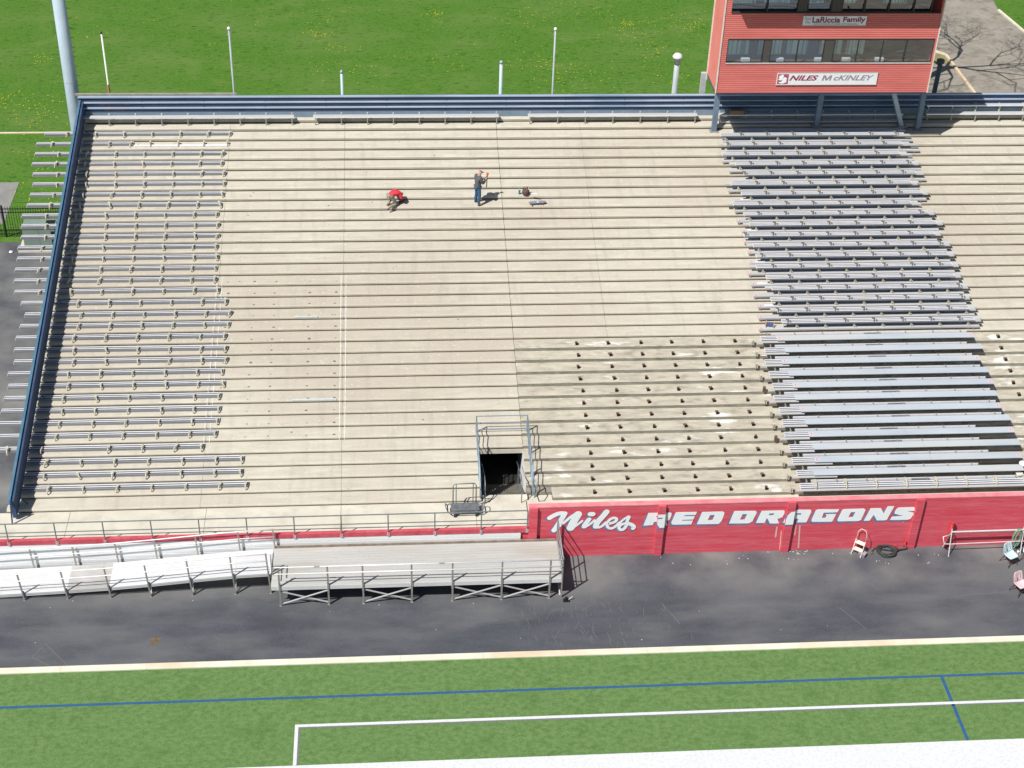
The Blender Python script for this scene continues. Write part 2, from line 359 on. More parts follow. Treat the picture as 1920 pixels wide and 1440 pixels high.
rs = MB(); q = onz(290, 1202); rs.poly([(q.x+.16*math.cos(a*.5)*(1+.2*math.sin(a*1.7)), q.y+.22*math.sin(a*.5)*(1+.2*math.cos(a*2.3)), .0065) for a in range(12)])
tag(rs.build('rust_stain', mat('rust_stain', (.10, .065, .035), (.17, .13, .08), scale=9, rough=.95)), kind='structure')

# ------------------------------------------------------------------ grandstand
gs = thing('concrete_grandstand', 'long stepped concrete grandstand, benches pulled up from most of its treads', 'grandstand', (0, 0, 0))
def steps(x0, x1, k0, k1, old=False, ymin=None):
    b = MB()
    for k in range(k0, k1):
        Y, z0, z1 = rowY(k), rowz(k), rowz(k+1); Yn = rowY(k+1) if k < NR-1 else 68.6
        g = .06 if not old else 0
        if not old:
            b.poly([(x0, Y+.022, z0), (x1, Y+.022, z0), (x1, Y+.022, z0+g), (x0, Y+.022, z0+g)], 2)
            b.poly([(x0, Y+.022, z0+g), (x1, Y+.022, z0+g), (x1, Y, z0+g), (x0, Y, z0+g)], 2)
            zb = z1-.055
            b.poly([(x0, Y, z0+g), (x1, Y, z0+g), (x1, Y+.012, zb), (x0, Y+.012, zb)], 1)
            b.poly([(x0, Y+.012, zb), (x1, Y+.012, zb), (x1, Y+.06, z1), (x0, Y+.06, z1)], 0)
            b.poly([(x0, Y+.06, z1), (x1, Y+.06, z1), (x1, Yn+.025, z1), (x0, Yn+.025, z1)], 0)
        else:
            b.poly([(x0, Y, z0), (x1, Y, z0), (x1, Y, z1-.012), (x0, Y, z1-.012)], 1)
            b.poly([(x0, Y, z1-.012), (x1, Y, z1-.012), (x1, Y+.012, z1), (x0, Y+.012, z1)], 0)
            b.poly([(x0, Y+.012, z1), (x1, Y+.012, z1), (x1, Yn+.025, z1), (x0, Yn+.025, z1)], 0)
    return b
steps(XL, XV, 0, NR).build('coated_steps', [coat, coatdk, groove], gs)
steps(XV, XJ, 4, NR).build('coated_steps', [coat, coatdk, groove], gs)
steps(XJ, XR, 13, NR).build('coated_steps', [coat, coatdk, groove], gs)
ob = steps(XJ+1.0, XR, 0, 1, True); ob2 = steps(XJ, XR, 1, 13, True)
i0 = len(ob.v); ob.v += ob2.v; ob.f += [tuple(a+i0 for a in f) for f in ob2.f]; ob.m += ob2.m
ob.box(XJ, XJ+1.0, 46.34, 46.66, 1.2, rowz(1)-.001, 1)
ob.build('peeling_steps', [peel, oldriser], gs)
# side and back closing walls of the body
sb = MB()
for (X) in (XL, XR):
    sb.poly([(X, 44.3, 0), (X, 68.6, 0), (X, 68.6, rowz(NR))] + [p for k in range(NR-1, -1, -1) for p in ((X, rowY(k)+.03, rowz(k+1)), (X, rowY(k)+.03, rowz(k)))] + [(X, 44.3, DECK)])
sb.poly([(XL, 68.6, 0), (XR, 68.6, 0), (XR, 68.6, rowz(NR)), (XL, 68.6, rowz(NR))])
sb.build('side_wall', coatdk, gs)
# walkway slab
wk = MB(); wk.box(XL-3, XV, 44.3, 46.025, 1.2, DECK); wk.box(XV, XJ+1.0, 44.3, 46.42, 1.2, DECK-.0005); wk.box(XJ+1.0, XR, 44.3, 46.02, 1.2, DECK)
wk.build('walkway', deckm, gs)
# vomitory walls, lintel, stairs
vm = MB()
for X, s in ((XV, 1), (XJ, -1)):
    pts = [(X, 46.42, -.2)] + [(X, 60, -.2), (X, 60, rowz(4)-.1), (X, rowY(4)+.05, rowz(4)-.1)]
    for k in range(3, -1, -1):
        pts += [(X, rowY(k+1)+.02, rowz(k+1)), (X, rowY(k)+.02, rowz(k+1))]
    pts += [(X, 46.02, DECK), (X, 45.9, DECK)]
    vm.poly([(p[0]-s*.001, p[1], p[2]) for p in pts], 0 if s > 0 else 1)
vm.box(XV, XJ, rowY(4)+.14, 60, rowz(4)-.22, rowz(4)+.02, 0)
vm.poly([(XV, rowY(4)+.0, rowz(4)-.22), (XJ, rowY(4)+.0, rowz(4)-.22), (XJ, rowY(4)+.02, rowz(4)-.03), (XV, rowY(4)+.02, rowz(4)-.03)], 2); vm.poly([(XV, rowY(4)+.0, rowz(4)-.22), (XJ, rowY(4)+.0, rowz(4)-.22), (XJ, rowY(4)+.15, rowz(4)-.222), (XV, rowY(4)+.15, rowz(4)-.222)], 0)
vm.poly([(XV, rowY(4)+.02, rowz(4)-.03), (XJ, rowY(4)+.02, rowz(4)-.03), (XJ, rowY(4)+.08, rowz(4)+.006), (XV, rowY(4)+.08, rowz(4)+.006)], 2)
vm.box(XV, XJ, 60, 60.1, -.2, 2.5, 0)
vm.build('vomitory', [mat('shaded_tunnel_concrete', (.016, .015, .014), (.022, .021, .019), scale=3, rough=.95), mat('whitewash', (.80, .81, .82), (.88, .89, .90), scale=4, rough=.8), coat], gs)  # tunnel colour is near black; the shade inside is painted in
stv = MB(); zc, yc = DECK, 46.42
for i in range(8):
    stv.box(XV+.002, XJ-.002, yc, yc+.29, -.2, zc-.17, 0); zc -= .17; yc += .29
MB().box(XV+.002, XJ-.002, yc, 60, -.2, .03).build('tunnel_floor', MATS['shaded_tunnel_concrete'], gs)
stv.build('vomitory_stairs', mat('shaded_stair_concrete', (.09, .084, .07), (.13, .12, .1), scale=3, rough=.95), gs)  # stairs coloured darker so the shade in the opening stays black
rb = MB(); rb.box(XJ+.001, XJ+.10, 46.0, 48.6, DECK-.1, DECK+.0)
# joint seams following the steps
def ribbon(X, wd, k0, k1, off=.004, first=True):
    b = MB(); p = []
    for k in range(k0, k1):
        p.append((rowY(k)-off, rowz(k)+off)); p.append((rowY(k)-off, rowz(k+1)-.05)); p.append((rowY(k)+.055, rowz(k+1)+off))
    p.append((rowY(k1)-off, rowz(k1)+off))
    for a, c in zip(p, p[1:]): b.poly([(X-wd/2, *a), (X+wd/2, *a), (X+wd/2, *c), (X-wd/2, *c)])
    return b
ribbon(XJ, .018, 4, NR-1).build('joint_seam', seam, gs)
ribbon(-2.2, .014, 0, 34).build('joint_seam', mat('faint_seam', (.27, .24, .19), rough=.9), gs)
ribbon(-7.65, .012, 0, 34).build('joint_seam', MATS['faint_seam'], gs)
ribbon(9.2, .012, 13, 34).build('joint_seam', MATS['faint_seam'], gs)
for X in (-7.72, -7.50, -2.30, -2.08):
    ribbon(X, .035, 5, 19).build('aisle_line', whitepaint, gs)
for X in (-12.6, -7.4, -2.2, 3.05, XJ-.04): MB().bar((X, 44.35, DECK+.002), (X, 46.0, DECK+.002), .014 if X < 5 else .04, .004).build('walkway_joint', seam, gs)
# old anchor holes
hm = mat('anchor_hole', (.14, .12, .09), (.22, .19, .15), scale=20, rough=.9)
ring = MB(); ring.lathe([(.045, 0), (.04, .003), (.02, .003), (.015, .001)], n=9)
proto = None; random.seed(5)
for k in range(5, 19):
    for X in (-7.2, -6.08, -5.18, -3.65, -2.53):
        loc = (X+random.gauss(0, .02), rowY(k)+.13+random.gauss(0, .02), rowz(k+1)+.002)
        if proto is None: proto = ring.build('anchor_hole', hm, gs, loc); o = proto
        else: o = proto.copy(); sc.collection.objects.link(o); o.location = loc
        s = random.choice((.7, .9, 1.15, 1.5)); o.scale = (s, s*random.uniform(.7, 1), 1)
# small stains
random.seed(9)
for _ in range(46):
    k = random.randint(1, 31); X = random.uniform(-13.5, 4.8) if k > 3 else random.uniform(-13.5, 2.8); r = random.uniform(.015, .05)
    MB().lathe([(r, 0), (r*.8, .002)], (X, rowY(k)+random.uniform(.12, .55), rowz(k+1)+.002), 7).build('stain_spot', hm, gs)
for px, py, L, k in ((800/4+380, 500+475/4, 1.0, 15), (785/4+380, 500+1095/4, 1.8, 8)):
    q = onz(px-30, py, rowz(k+1)); ps = MB(); ps.box(q.x, q.x+L, rowY(k)-.006, rowY(k)+.07, rowz(k+1)-.06, rowz(k+1)+.005)
    ps.build('nosing_patch', mat('pale_patch', (.50, .55, .54), (.6, .63, .61), scale=9, rough=.7), gs)

# front wall left of the steps joint: white siding with a red curb
fw = MB(); fw.box(XL-3, 4.72, 44.2, 44.32, 0, 1.355)
for i in range(6): fw.box(XL-3, 4.722, 44.188, 44.2, .20+.19*i, .20+.19*i+.16)
fo = thing('front_wall', 'low front wall of white planks under a red painted curb', 'wall')
fw.build('white_planks', mat('white_siding', (.76, .77, .78), (.84, .85, .86), scale=.7, stretch=(.4, 1, 3), rough=.5), fo)
MB().box(XL-3, 5.0, 44.175, 44.33, 1.357, 1.56).build('red_curb', mat('red_curb_paint', (.46, .06, .085), (.56, .11, .14), scale=3, rough=.6), fo)
# red wall with lettering
rw = thing('red_wall', 'bright red front wall painted with white team lettering', 'wall')
MB().box(4.74, 5.019, 44.26, 44.30, 0, 1.355).build('return_face', redwall, rw)
MB().box(5.02, XR, 44.25, 44.43, -.1, 2.50).build('wall_face', redwall, rw)
MB().box(5.0, XR, 44.235, 44.47, 2.502, 2.55).build('coping', pinkcop, rw)
PIL = [(5.02, 5.34), (10.0, 10.29), (15.06, 15.37), (20.17, 20.48), (25.3, 25.6), (30.4, 30.7)]
for a, c in PIL: MB().box(a, c, 44.13, 44.249, -.1, 2.535).build('pilaster', redwall, rw)
drip = MB(); random.seed(2)
for (x, y0, y1, w_) in ((1457, 988, 1008, .07), (1465, 996, 1030, .05), (1493, 985, 1004, .05), (1500, 985, 1028, .06), (1697, 966, 980, .03)):
    a, b_ = ony(x, y0, 44.24), ony(x-3, y1, 44.24)
    drip.poly([(a.x-w_/2, 44.242, a.z), (a.x+w_/3, 44.242, a.z+.02), (b_.x+w_/2, 44.242, b_.z), (b_.x-w_/2, 44.242, b_.z)])
drip.build('drip_stains', mat('pale_drip', (.66, .38, .36), (.72, .52, .5), scale=9, rough=.8), rw)
YW_ = 44.25
def px2w(cx, cy, pts): return [(lambda q: (q.x, q.z))(ony(cx+a/10.667, cy+b/10.667, YW_)) for a, b in pts]
LET = [
 (1190, 945, [(275,175),(720,165),(740,185),(735,220),(705,295),(680,320),(630,330),(655,425),(490,433),(430,350),(385,352),(360,415),(172,428)], [(440,232),(555,228),(540,258),(425,262)]),
 (1190, 945, [(825,160),(1250,150),(1218,213),(998,218),(986,238),(1203,236),(1172,305),(955,313),(943,328),(1165,325),(1130,402),(760,408),(735,390),(732,360)], None),
 (1190, 945, [(1350,155),(1760,145),(1795,165),(1790,200),(1740,330),(1680,395),(1240,400)], [(1510,215),(1600,215),(1555,315),(1460,320)]),
 (1360, 935, [(180,245),(600,237),(632,265),(540,450),(470,488),(70,492)], [(345,305),(435,303),(385,412),(290,415)]),
 (1360, 935, [(725,240),(1165,228),(1185,248),(1180,290),(1140,365),(1080,390),(1040,395),(1070,490),(890,492),(840,390),(820,400),(785,482),(608,482)], [(885,290),(980,288),(960,325),(868,328)]),
 (1360, 935, [(1300,232),(1360,218),(1700,215),(1720,235),(1715,270),(1620,468),(1430,470),(1462,395),(1385,397),(1350,472),(1150,478),(1240,285)], [(1430,287),(1520,285),(1508,318),(1412,318)]),
 (1540, 935, [(-110,225),(-60,210),(360,205),(318,268),(45,275),(10,380),(75,380),(105,335),(85,308),(300,300),(215,455),(-180,460),(-200,440),(-195,410)], None),
 (1540, 935, [(420,215),(470,205),(840,192),(875,205),(880,230),(790,425),(740,440),(340,450),(320,435),(325,405)], [(590,265),(680,262),(630,362),(540,365)]),
 (1540, 935, [(985,188),(1190,183),(1245,290),(1325,150),(1460,145),(1310,415),(1270,427),(1110,430),(1045,318),(965,435),(845,438)], None),
 (1540, 935, [(1490,215),(1530,178),(1580,170),(1850,162),(1872,190),(1855,240),(1715,243),(1845,275),(1840,310),(1780,400),(1720,418),(1370,422),(1410,355),(1640,340),(1460,295),(1465,265)], None)]
def flat_letters(polys, y, thick=.002):
    cu = bpy.data.curves.new('letters', 'CURVE'); cu.dimensions = '2D'; cu.fill_mode = 'BOTH'; cu.extrude = thick
    for pl in polys:
        sp = cu.splines.new('POLY'); sp.points.add(len(pl)-1); sp.use_cyclic_u = True
        for i, (a, b_) in enumerate(pl): sp.points[i].co = (a, b_, 0, 1)
    o = bpy.data.objects.new('letters', cu); sc.collection.objects.link(o)
    dg = bpy.context.evaluated_depsgraph_get(); me = bpy.data.meshes.new_from_object(o.evaluated_get(dg))
    bpy.data.objects.remove(o)
    me.transform(Matrix.Translation((0, y, 0)) @ Matrix.Rotation(R(90), 4, 'X'))
    return me
def cutx(me, x0, x1):
    bm = bmesh.new(); bm.from_mesh(me)
    for X, n in ((x0, (-1, 0, 0)), (x1, (1, 0, 0))):
        g = bm.verts[:]+bm.edges[:]+bm.faces[:]
        bmesh.ops.bisect_plane(bm, geom=g, plane_co=(X, 0, 0), plane_no=n, clear_outer=True)
    r = bpy.data.meshes.new('cut'); bm.to_mesh(r); bm.free(); return r
def stroke_polys(pts, wd, n=10):
    """outline of a round-ended stroke given in XZ"""
    out = []
    def nrm(a, b_): d = Vector((b_[0]-a[0], b_[1]-a[1])); d.normalize(); return Vector((-d.y, d.x))
    P = [Vector(p) for p in pts]
    # smooth
    for _ in range(2):
        Q = [P[0]]
        for a, b_ in zip(P, P[1:]): Q += [a*.75+b_*.25, a*.25+b_*.75]
        Q.append(P[-1]); P = Q
    Lf, Rt = [], []
    for i, p in enumerate(P):
        d = (P[min(i+1, len(P)-1)]-P[max(i-1, 0)]).normalized(); nn = Vector((-d.y, d.x))*wd/2
        Lf.append(p+nn); Rt.append(p-nn)
    d0 = (P[1]-P[0]).normalized(); d1 = (P[-1]-P[-2]).normalized()
    a0 = math.atan2(d1.y, d1.x); end = [P[-1]+Vector((math.cos(a0+math.pi/2-math.pi*k/n), math.sin(a0+math.pi/2-math.pi*k/n)))*wd/2 for k in range(1, n)]
    a1_ = math.atan2(-d0.y, -d0.x); st_ = [P[0]+Vector((math.cos(a1_+math.pi/2-math.pi*k/n), math.sin(a1_+math.pi/2-math.pi*k/n)))*wd/2 for k in range(1, n)]
    return Lf, Rt, end, st_
NS = [([(110,275),(220,210),(330,175),(415,185)], 88), ([(415,185),(330,330),(240,470),(200,520)], 96), ([(290,450),(420,350),(540,245),(650,180)], 56),
      ([(680,200),(600,330),(530,470)], 142), ([(540,490),(640,430),(760,335)], 46), ([(900,300),(820,400),(800,445)], 86), ([(815,460),(920,400),(1010,320)], 48),
      ([(1250,150),(1160,260),(1060,360),(1035,440)], 108), ([(1045,455),(1110,465),(1180,420),(1240,360)], 52),
      ([(1310,385),(1420,355),(1465,290),(1390,262),(1300,310),(1255,390),(1270,460),(1340,490),(1420,450),(1510,365)], 56),
      ([(1500,385),(1600,290),(1690,240)], 46), ([(1700,255),(1660,330),(1650,420),(1590,505),(1520,510),(1490,455),(1540,400),(1640,380)], 60),
      ([(1650,375),(1740,395),(1805,445),(1780,480)], 74), ([(925,195),(975,195)], 96)]
def niles(dx, dz, y, extra=0.):
    b = MB(); sx = 1/10.667
    for i, (pts, wd) in enumerate(NS):
        W = px2w(1020, 945, pts); s = wd/10.667/43.5*1.02
        Lf, Rt, en, s0 = stroke_polys([(a+dx, c+dz) for a, c in W], s+extra)
        yy = y-.0006*i
        for k in range(len(Lf)-1): b.poly([(Lf[k].x, yy, Lf[k].y), (Rt[k].x, yy, Rt[k].y), (Rt[k+1].x, yy, Rt[k+1].y), (Lf[k+1].x, yy, Lf[k+1].y)])
        b.poly([(Lf[-1].x, yy, Lf[-1].y)]+[(e.x, yy, e.y) for e in en]+[(Rt[-1].x, yy, Rt[-1].y)])
        b.poly([(Rt[0].x, yy, Rt[0].y)]+[(e.x, yy, e.y) for e in s0]+[(Lf[0].x, yy, Lf[0].y)])
    return b
def letters(name, dx, dz, y, mt):
    for cx, cy, out, hole in LET:
        polys = [[(a+dx, c+dz) for a, c in px2w(cx, cy, out)]]
        if hole: polys.append([(a+dx, c+dz) for a, c in px2w(cx, cy, hole)])
        me = flat_letters(polys, y); me.name = name; me.materials.clear(); me.materials.append(mt)
        xs = [p[0] for p in polys[0]]; x0, x1 = min(xs), max(xs)
        hit = [pl for pl in PIL if pl[0] < x1 and pl[1] > x0]
        o = bpy.data.objects.new(name, me); sc.collection.objects.link(o); o.parent = rw
        if hit:
            a, c = hit[0]; me2 = cutx(me, a, c)
            me2.transform(Matrix.Translation((0, -.12, 0))); me2.materials.clear(); me2.materials.append(mt)
            if len(me2.polygons):
                bm = bmesh.new(); bm.from_mesh(me); bm.from_mesh(me2); bm.to_mesh(me); bm.free()
            bpy.data.meshes.remove(me2)
niles(-.055, -.05, 44.245, .02).build('letter_outline', bluep, rw)
niles(0, 0, 44.234).build('script_lettering', white, rw)
letters('letter_outline', -.075, -.085, 44.243, bluep)
letters('painted_letter', 0, 0, 44.236, white)

# ------------------------------------------------------------------ back wall, side rail, poles
bw = thing('blue_back_wall', 'blue corrugated steel back wall along the top row', 'wall')
YB = 67.86; ZB = rowz(35)
MB().box(-14.75, XR, YB, YB+.06, ZB-.5, ZB+1.13).build('back_sheet', bluest, bw)
MB().box(-14.75, XR, YB-.02, YB-.001, ZB+.0, ZB+.36).build('lower_panel', mat('dusty_blue', (.17, .24, .32), (.22, .29, .37), scale=1, rough=.6), bw)
for i, z in enumerate((1.12, .84, .56)):
    g = MB(); g.box(-14.75, XR, YB-.11, YB-.002, ZB+z-.04, ZB+z+.015); g.build('girt', bluelt, bw)  # lighter blue: the sunlit flange is put into the colour
    g = MB(); g.box(-14.75, XR, YB-.05, YB-.003, ZB+z-.19, ZB+z-.06); g.build('shaded_girt_web', bluedk if i < 3 else bluest, bw)  # navy strip: the shadow below each girt is put into the colour
for i, (xa, xb, zz) in enumerate(((-13.9, -12.3, .70), (-13.6, -12.7, .42))):
    MB().box(xa, xb, YB-.055, YB-.051, ZB+zz, ZB+zz+.05).build('rust_patch', mat('rust_red', (.16, .06, .04), (.3, .2, .15), scale=5, rough=.9), bw)
for X in [-14.7+2.9*i for i in range(16)]: MB().box(X, X+.02, YB-.06, YB-.052, ZB+.38, ZB+1.07).build('panel_joint', bluedk, bw)
o = MB().box(-14.9, -7.3, YB+.1, YB+.16, ZB+1.12, ZB+1.22).build('weathered_board', mat('grey_timber', (.3, .28, .24), (.4, .37, .33), scale=3, rough=.9)); tag(o, 'weathered timber board fixed behind the top of the blue wall', 'board')

sr = thing('blue_side_rail', 'sloping blue steel guard rail down the left edge of the stand', 'railing')
RXs = -14.62
def slope(Y): return rowz((Y-46)/.64+.5)
a = (RXs, 45.4, slope(45.4)+1.02); b_ = (RXs, 67.95, slope(67.95)+1.02)
g = MB(); g.bar((a[0]-.06, a[1], a[2]), (b_[0]-.06, b_[1], b_[2]), .10, .045); g.build('top_cap', tealrl, sr)
g = MB()
_p = [[(X_, 45.6, slope(45.6)+1.0-.03), (X_, 67.9, slope(67.9)+1.0-.03), (X_, 67.9, slope(67.9)+.13), (X_, 45.6, slope(45.6)+.13)] for X_ in (RXs-.05, RXs+.10)]
g.poly(_p[0]); g.poly(_p[1])
for q_ in range(4): g.poly([_p[0][q_], _p[0][(q_+1) % 4], _p[1][(q_+1) % 4], _p[1][q_]])
g.build('guard_panel', navyrl, sr)
k = 0
while k < 34:
    Y = rowY(k)+.3; z = rowz(k+1); MB().bar((RXs+.04, Y, z), (RXs+.04, Y, slope(Y)+1.), .06, .06).build('post', navyrl, sr)
    if k % 8 == 0: MB().bar((RXs+.10, Y, z+.45), (RXs+.38, Y+.05, z+.01), .03, .03).build('brace', navyrl, sr)
    k += 4
MB().bar((RXs-.05, 45.35, DECK), (RXs+.02, 45.45, DECK+1.1), .05, .05).build('end_post', navyrl, sr)

def tpole(label, X, Y, z1, r0, r1, mt, cap=None, cat='pole', name='pole', grp=None):
    t = thing(name, label, cat, (X, Y, 0), 0, grp)
    MB().tube([(0, 0, 0), (0, 0, z1*.5), (0, 0, z1)], r0, 12, r2=r1).build('shaft', mt, t, smooth=True)
    if cap == 'ball': MB().lathe([(.01, -.09), (.06, -.07), (.085, 0), (.06, .06), (.01, .09)], (0, 0, z1+.07), 12).build('finial', mat('ball_white', (.8, .8, .78), rough=.4), t, smooth=True); MB().box(-.09, -.02, -.03, .03, z1-.3, z1-.18).build('truck', galv, t)
    if cap == 'dome': MB().lathe([(r1*1.2, -.3), (r1*1.25, 0), (r1*1.9, .02), (r1*1.9, .10), (r1*1.2, .22), (.01, .26)], (0, 0, z1-.05), 16).build('cap', mat('cap_white', (.62, .64, .63), rough=.5), t, smooth=True)
    if cap == 'round': MB().lathe([(r1*1.15, -.08), (r1*1.15, 0), (r1*.6, .06), (.01, .08)], (0, 0, z1), 12).build('cap', polg, t, smooth=True)
    if cap == 'dark': MB().lathe([(r1*1.1, -.12), (r1*1.7, -.1), (r1*1.7, .05), (r1*.8, .1)], (0, 0, z1), 12).build('cap', mat('dark_pipe', (.09, .11, .12), rough=.6), t, smooth=True)
    return t
PY = 69.3
def polepos(x, y, Y=PY): q = ony(x, y, Y); return q.x, q.z
lt = thing('light_pole', 'tall pale blue floodlight pole behind the left corner of the stand', 'light pole', (0, 0, 0))
q0 = ony(133, 160, 68.9); qx = (ony(110, 0, 68.9).x+ony(134, 166, 68.9).x)/2
lt.location = (qx, 68.9, 0)
MB().tube([(0, 0, 0), (0, 0, 9), (0, 0, 18)], .36, 24, r2=.27).build('shaft', pole, lt, smooth=True)
MB().lathe([(.319, 0), (.322, .01), (.319, .03)], (0, 0, 9.0), 24).build('weld_ring', polg, lt)
for i in range(14):
    z = 8.6+.48*i
    for s in (-1, 1):
        MB().bar((s*.3, 0, z+(.2 if s > 0 else 0)), (s*.46, 0, z+(.2 if s > 0 else 0)), .018, .018).build('climbing_peg', mat('dark_pipe', (.09, .11, .12), rough=.6), lt)
x, z = polepos(190, 63); p = tpole('thin white pole with rusty foot on the lawn beside the tall pale blue pole', x, PY, z, .05, .04, mat('white_pole', (.68, .68, .64), (.76, .76, .72), scale=5, rough=.6), None)
MB().lathe([(.052, 0), (.04, .08)], (0, 0, z), 8).build('black_cap', black, p)
MB().lathe([(.058, 0), (.058, .5)], (0, 0, 8.15), 8).build('rust_band', mat('orange_rust', (.42, .16, .06), (.5, .3, .2), scale=8, rough=.9), p)
for (px, py, lab, r, cap, mt) in ((429.1, 56, 'slim grey flagpole with white ball, left one of the two behind the wall', .05, 'ball', polg),
                       (1041.5, 57, 'slim grey flagpole with white ball, right one of the two behind the wall', .05, 'ball', polg),
                       (640.3, 134, 'short pale blue pipe between the two ball-topped flagpoles, left one', .075, 'round', pole),
                       (940, 116, 'short pale blue pipe just left of the right ball-topped flagpole', .09, 'round', pole),
                       (1270.8, 107, 'thick grey vent pipe with white mushroom cap left of the red press box', .15, 'dome', polg),
                       (1764, 114, 'dark grey vent pipe with flat cap right of the red press box', .13, 'dark', mat('dark_pipe2', (.12, .15, .17), rough=.5))):
    x, z = polepos(px, py); tpole(lab, x, PY, z, r, r*.9, mt, cap, 'flagpole' if cap == 'ball' else 'pipe', 'flagpole' if cap == 'ball' else 'pipe')

# ------------------------------------------------------------------ benches
def plank(b, x0, x1, y0, z0, wd=.29, mi=(0, 1), h=.075, cw=.042, front=True):
    """aluminium plank lying face down: flat base with three raised flanges"""
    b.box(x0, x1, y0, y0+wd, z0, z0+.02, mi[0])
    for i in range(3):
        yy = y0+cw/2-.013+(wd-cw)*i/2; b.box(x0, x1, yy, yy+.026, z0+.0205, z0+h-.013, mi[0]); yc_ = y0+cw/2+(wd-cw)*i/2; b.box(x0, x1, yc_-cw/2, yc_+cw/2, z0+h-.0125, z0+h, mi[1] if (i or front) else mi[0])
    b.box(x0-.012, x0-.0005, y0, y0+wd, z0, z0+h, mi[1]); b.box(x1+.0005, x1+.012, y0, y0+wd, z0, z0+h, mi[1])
def clip_mb(big=1.):
    b = MB(); b.box(-.05, .05, -.02, .19, .055, .20)
    b.tube([(0, .05, .18), (0, -.08, .19), (0, -.19, .15), (0, -.225, .06), (0, -.19, .01)], .03, 6)
    return b
clipme = clip_mb().build('bracket', tanbr); clipme_data = clipme.data; bpy.data.objects.remove(clipme)
ends_l = {1: 84, 2: 70, 3: 65.5, 4: 61, 5: 62, 6: 61.5, 7: 56, 8: 50, 9: 41, 10: 40, 11: 40, 12: 34, 13: 32, 14: 28, 15: 27, 16: 28, 17: 40, 18: 47, 19: 39, 20: 31, 21: 28, 22: 28, 23: 17, 24: 17, 25: 10, 26: 5, 27: 0, 28: -3, 29: -12, 30: 37, 31: 32, 32: 40}
ends_r = {1: 435, 2: 251, 3: 422, 4: 420, 5: 424, 6: 424, 7: 420, 8: 416, 9: 410, 10: 412, 11: 412, 12: 409, 13: 410, 14: 407, 15: 407, 16: 412, 17: 427, 18: 435, 19: 432, 20: 425, 21: 427, 22: 428, 23: 420, 24: 422, 25: 415, 26: 415, 27: 412, 28: 408, 29: 383, 30: 457, 31: 455, 32: 465}
brk = {29: [78, 158, 220, 280, 333, 378][1:], 2: [90, 190, 240]}
GL = 'loose aluminium planks on the left treads'
def left_bench(i, xl, xr, ypx_r, label, twist=0.):
    k = 33-i; z = rowz(k+1); Yr = rowY(k+1)
    y0 = Yr-.40
    Xr = onz(xr, ypx_r, z).x; ypl = ypx_r+(xr-xl)*.02; Xl = onz(xl, ypl, z).x
    t = thing('loose_bench_plank', label, 'bench plank', (Xl, y0, z+.012), twist, GL)
    L = Xr-Xl
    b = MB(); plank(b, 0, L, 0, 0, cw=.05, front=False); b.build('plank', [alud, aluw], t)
    # splice sleeve
    sx = L-5.0 if L > 7 else L*.45
    if L > 5:
        s = MB(); s.box(sx, sx+.95, .045, .11, .021, .035); s.box(sx, sx+.95, .155, .22, .021, .035); s.build('splice_sleeve', darksl, t)
    n = 0; x = L-.08
    first = .55 if i not in (30, 31, 32) else .1
    xs = []
    while x > .05:
        xs.append(x); x -= (1.0 if not xs[1:] else 1.32)
    if i == 29: xs = [v for v in xs if not (L-5.9 < v < L-4.4)]
    for x in xs:
        c = bpy.data.objects.new('bracket', clipme_data); sc.collection.objects.link(c); c.parent = t; c.location = (x, .01, 0)
        c.rotation_euler = (random.gauss(0, .05), 0, random.gauss(0, .14)); q_ = random.uniform(.78, .95); c.scale = (q_, q_, q_)
    return t
yr_ = {1: 249, 2: 267, 3: 286, 4: 303, 5: 323, 6: 343, 7: 364, 8: 383, 9: 402, 10: 422, 11: 441, 12: 461, 13: 483, 14: 504, 15: 523, 16: 543, 17: 565, 18: 586, 19: 605, 20: 628, 21: 650, 22: 671, 23: 692, 24: 717, 25: 738, 26: 760, 27: 783, 28: 808, 29: 832, 30: 858, 31: 883, 32: 911}
random.seed(4)
for i in range(1, 33):
    if i == 1: lab = 'silver bracketed plank on the topmost tread of the left block'
    elif i == 2: lab = 'short silver bracketed plank on the second tread, meeting a thinner piece'
    elif i == 29: lab = 'silver bracketed plank with one bracket missing, fourth tread from the bottom'
    elif i >= 30: lab = 'silver bracketed plank wholly inside the blue rail, %s from the bottom' % ORD[32-i] if i < 32 else 'silver bracketed plank on the lowest occupied tread of the left block'
    elif i <= 16: lab = 'silver bracketed plank running out under the blue rail, %s tread from the top' % ORD[i-1]
    else: lab = 'silver bracketed plank running out under the blue rail, %s tread from the bottom' % ORD[32-i]
    left_bench(i, ends_l[i], ends_r[i], yr_[i], lab, random.gauss(0, .0022))
# the thinner piece on the second tread
t = thing('loose_bench_plank', 'thin bright plank strip at the right half of the second tread of the left block', 'bench plank', (onz(252, 272, rowz(32)).x, rowY(32)-.46, rowz(32)+.012), -.004, GL)
L = onz(431, 268, rowz(32)).x-t.location.x
MB().box(0, L, 0, .10, 0, .03).box(0, L, .05, .07, .03, .06).build('plank', aluw, t)
for x in (L-.1, L-1.2, L-2.4, L-3.7):
    c = bpy.data.objects.new('bracket', clipme_data); sc.collection.objects.link(c); c.parent = t; c.location = (x, .14, 0); c.scale = (.8, .8, .8)

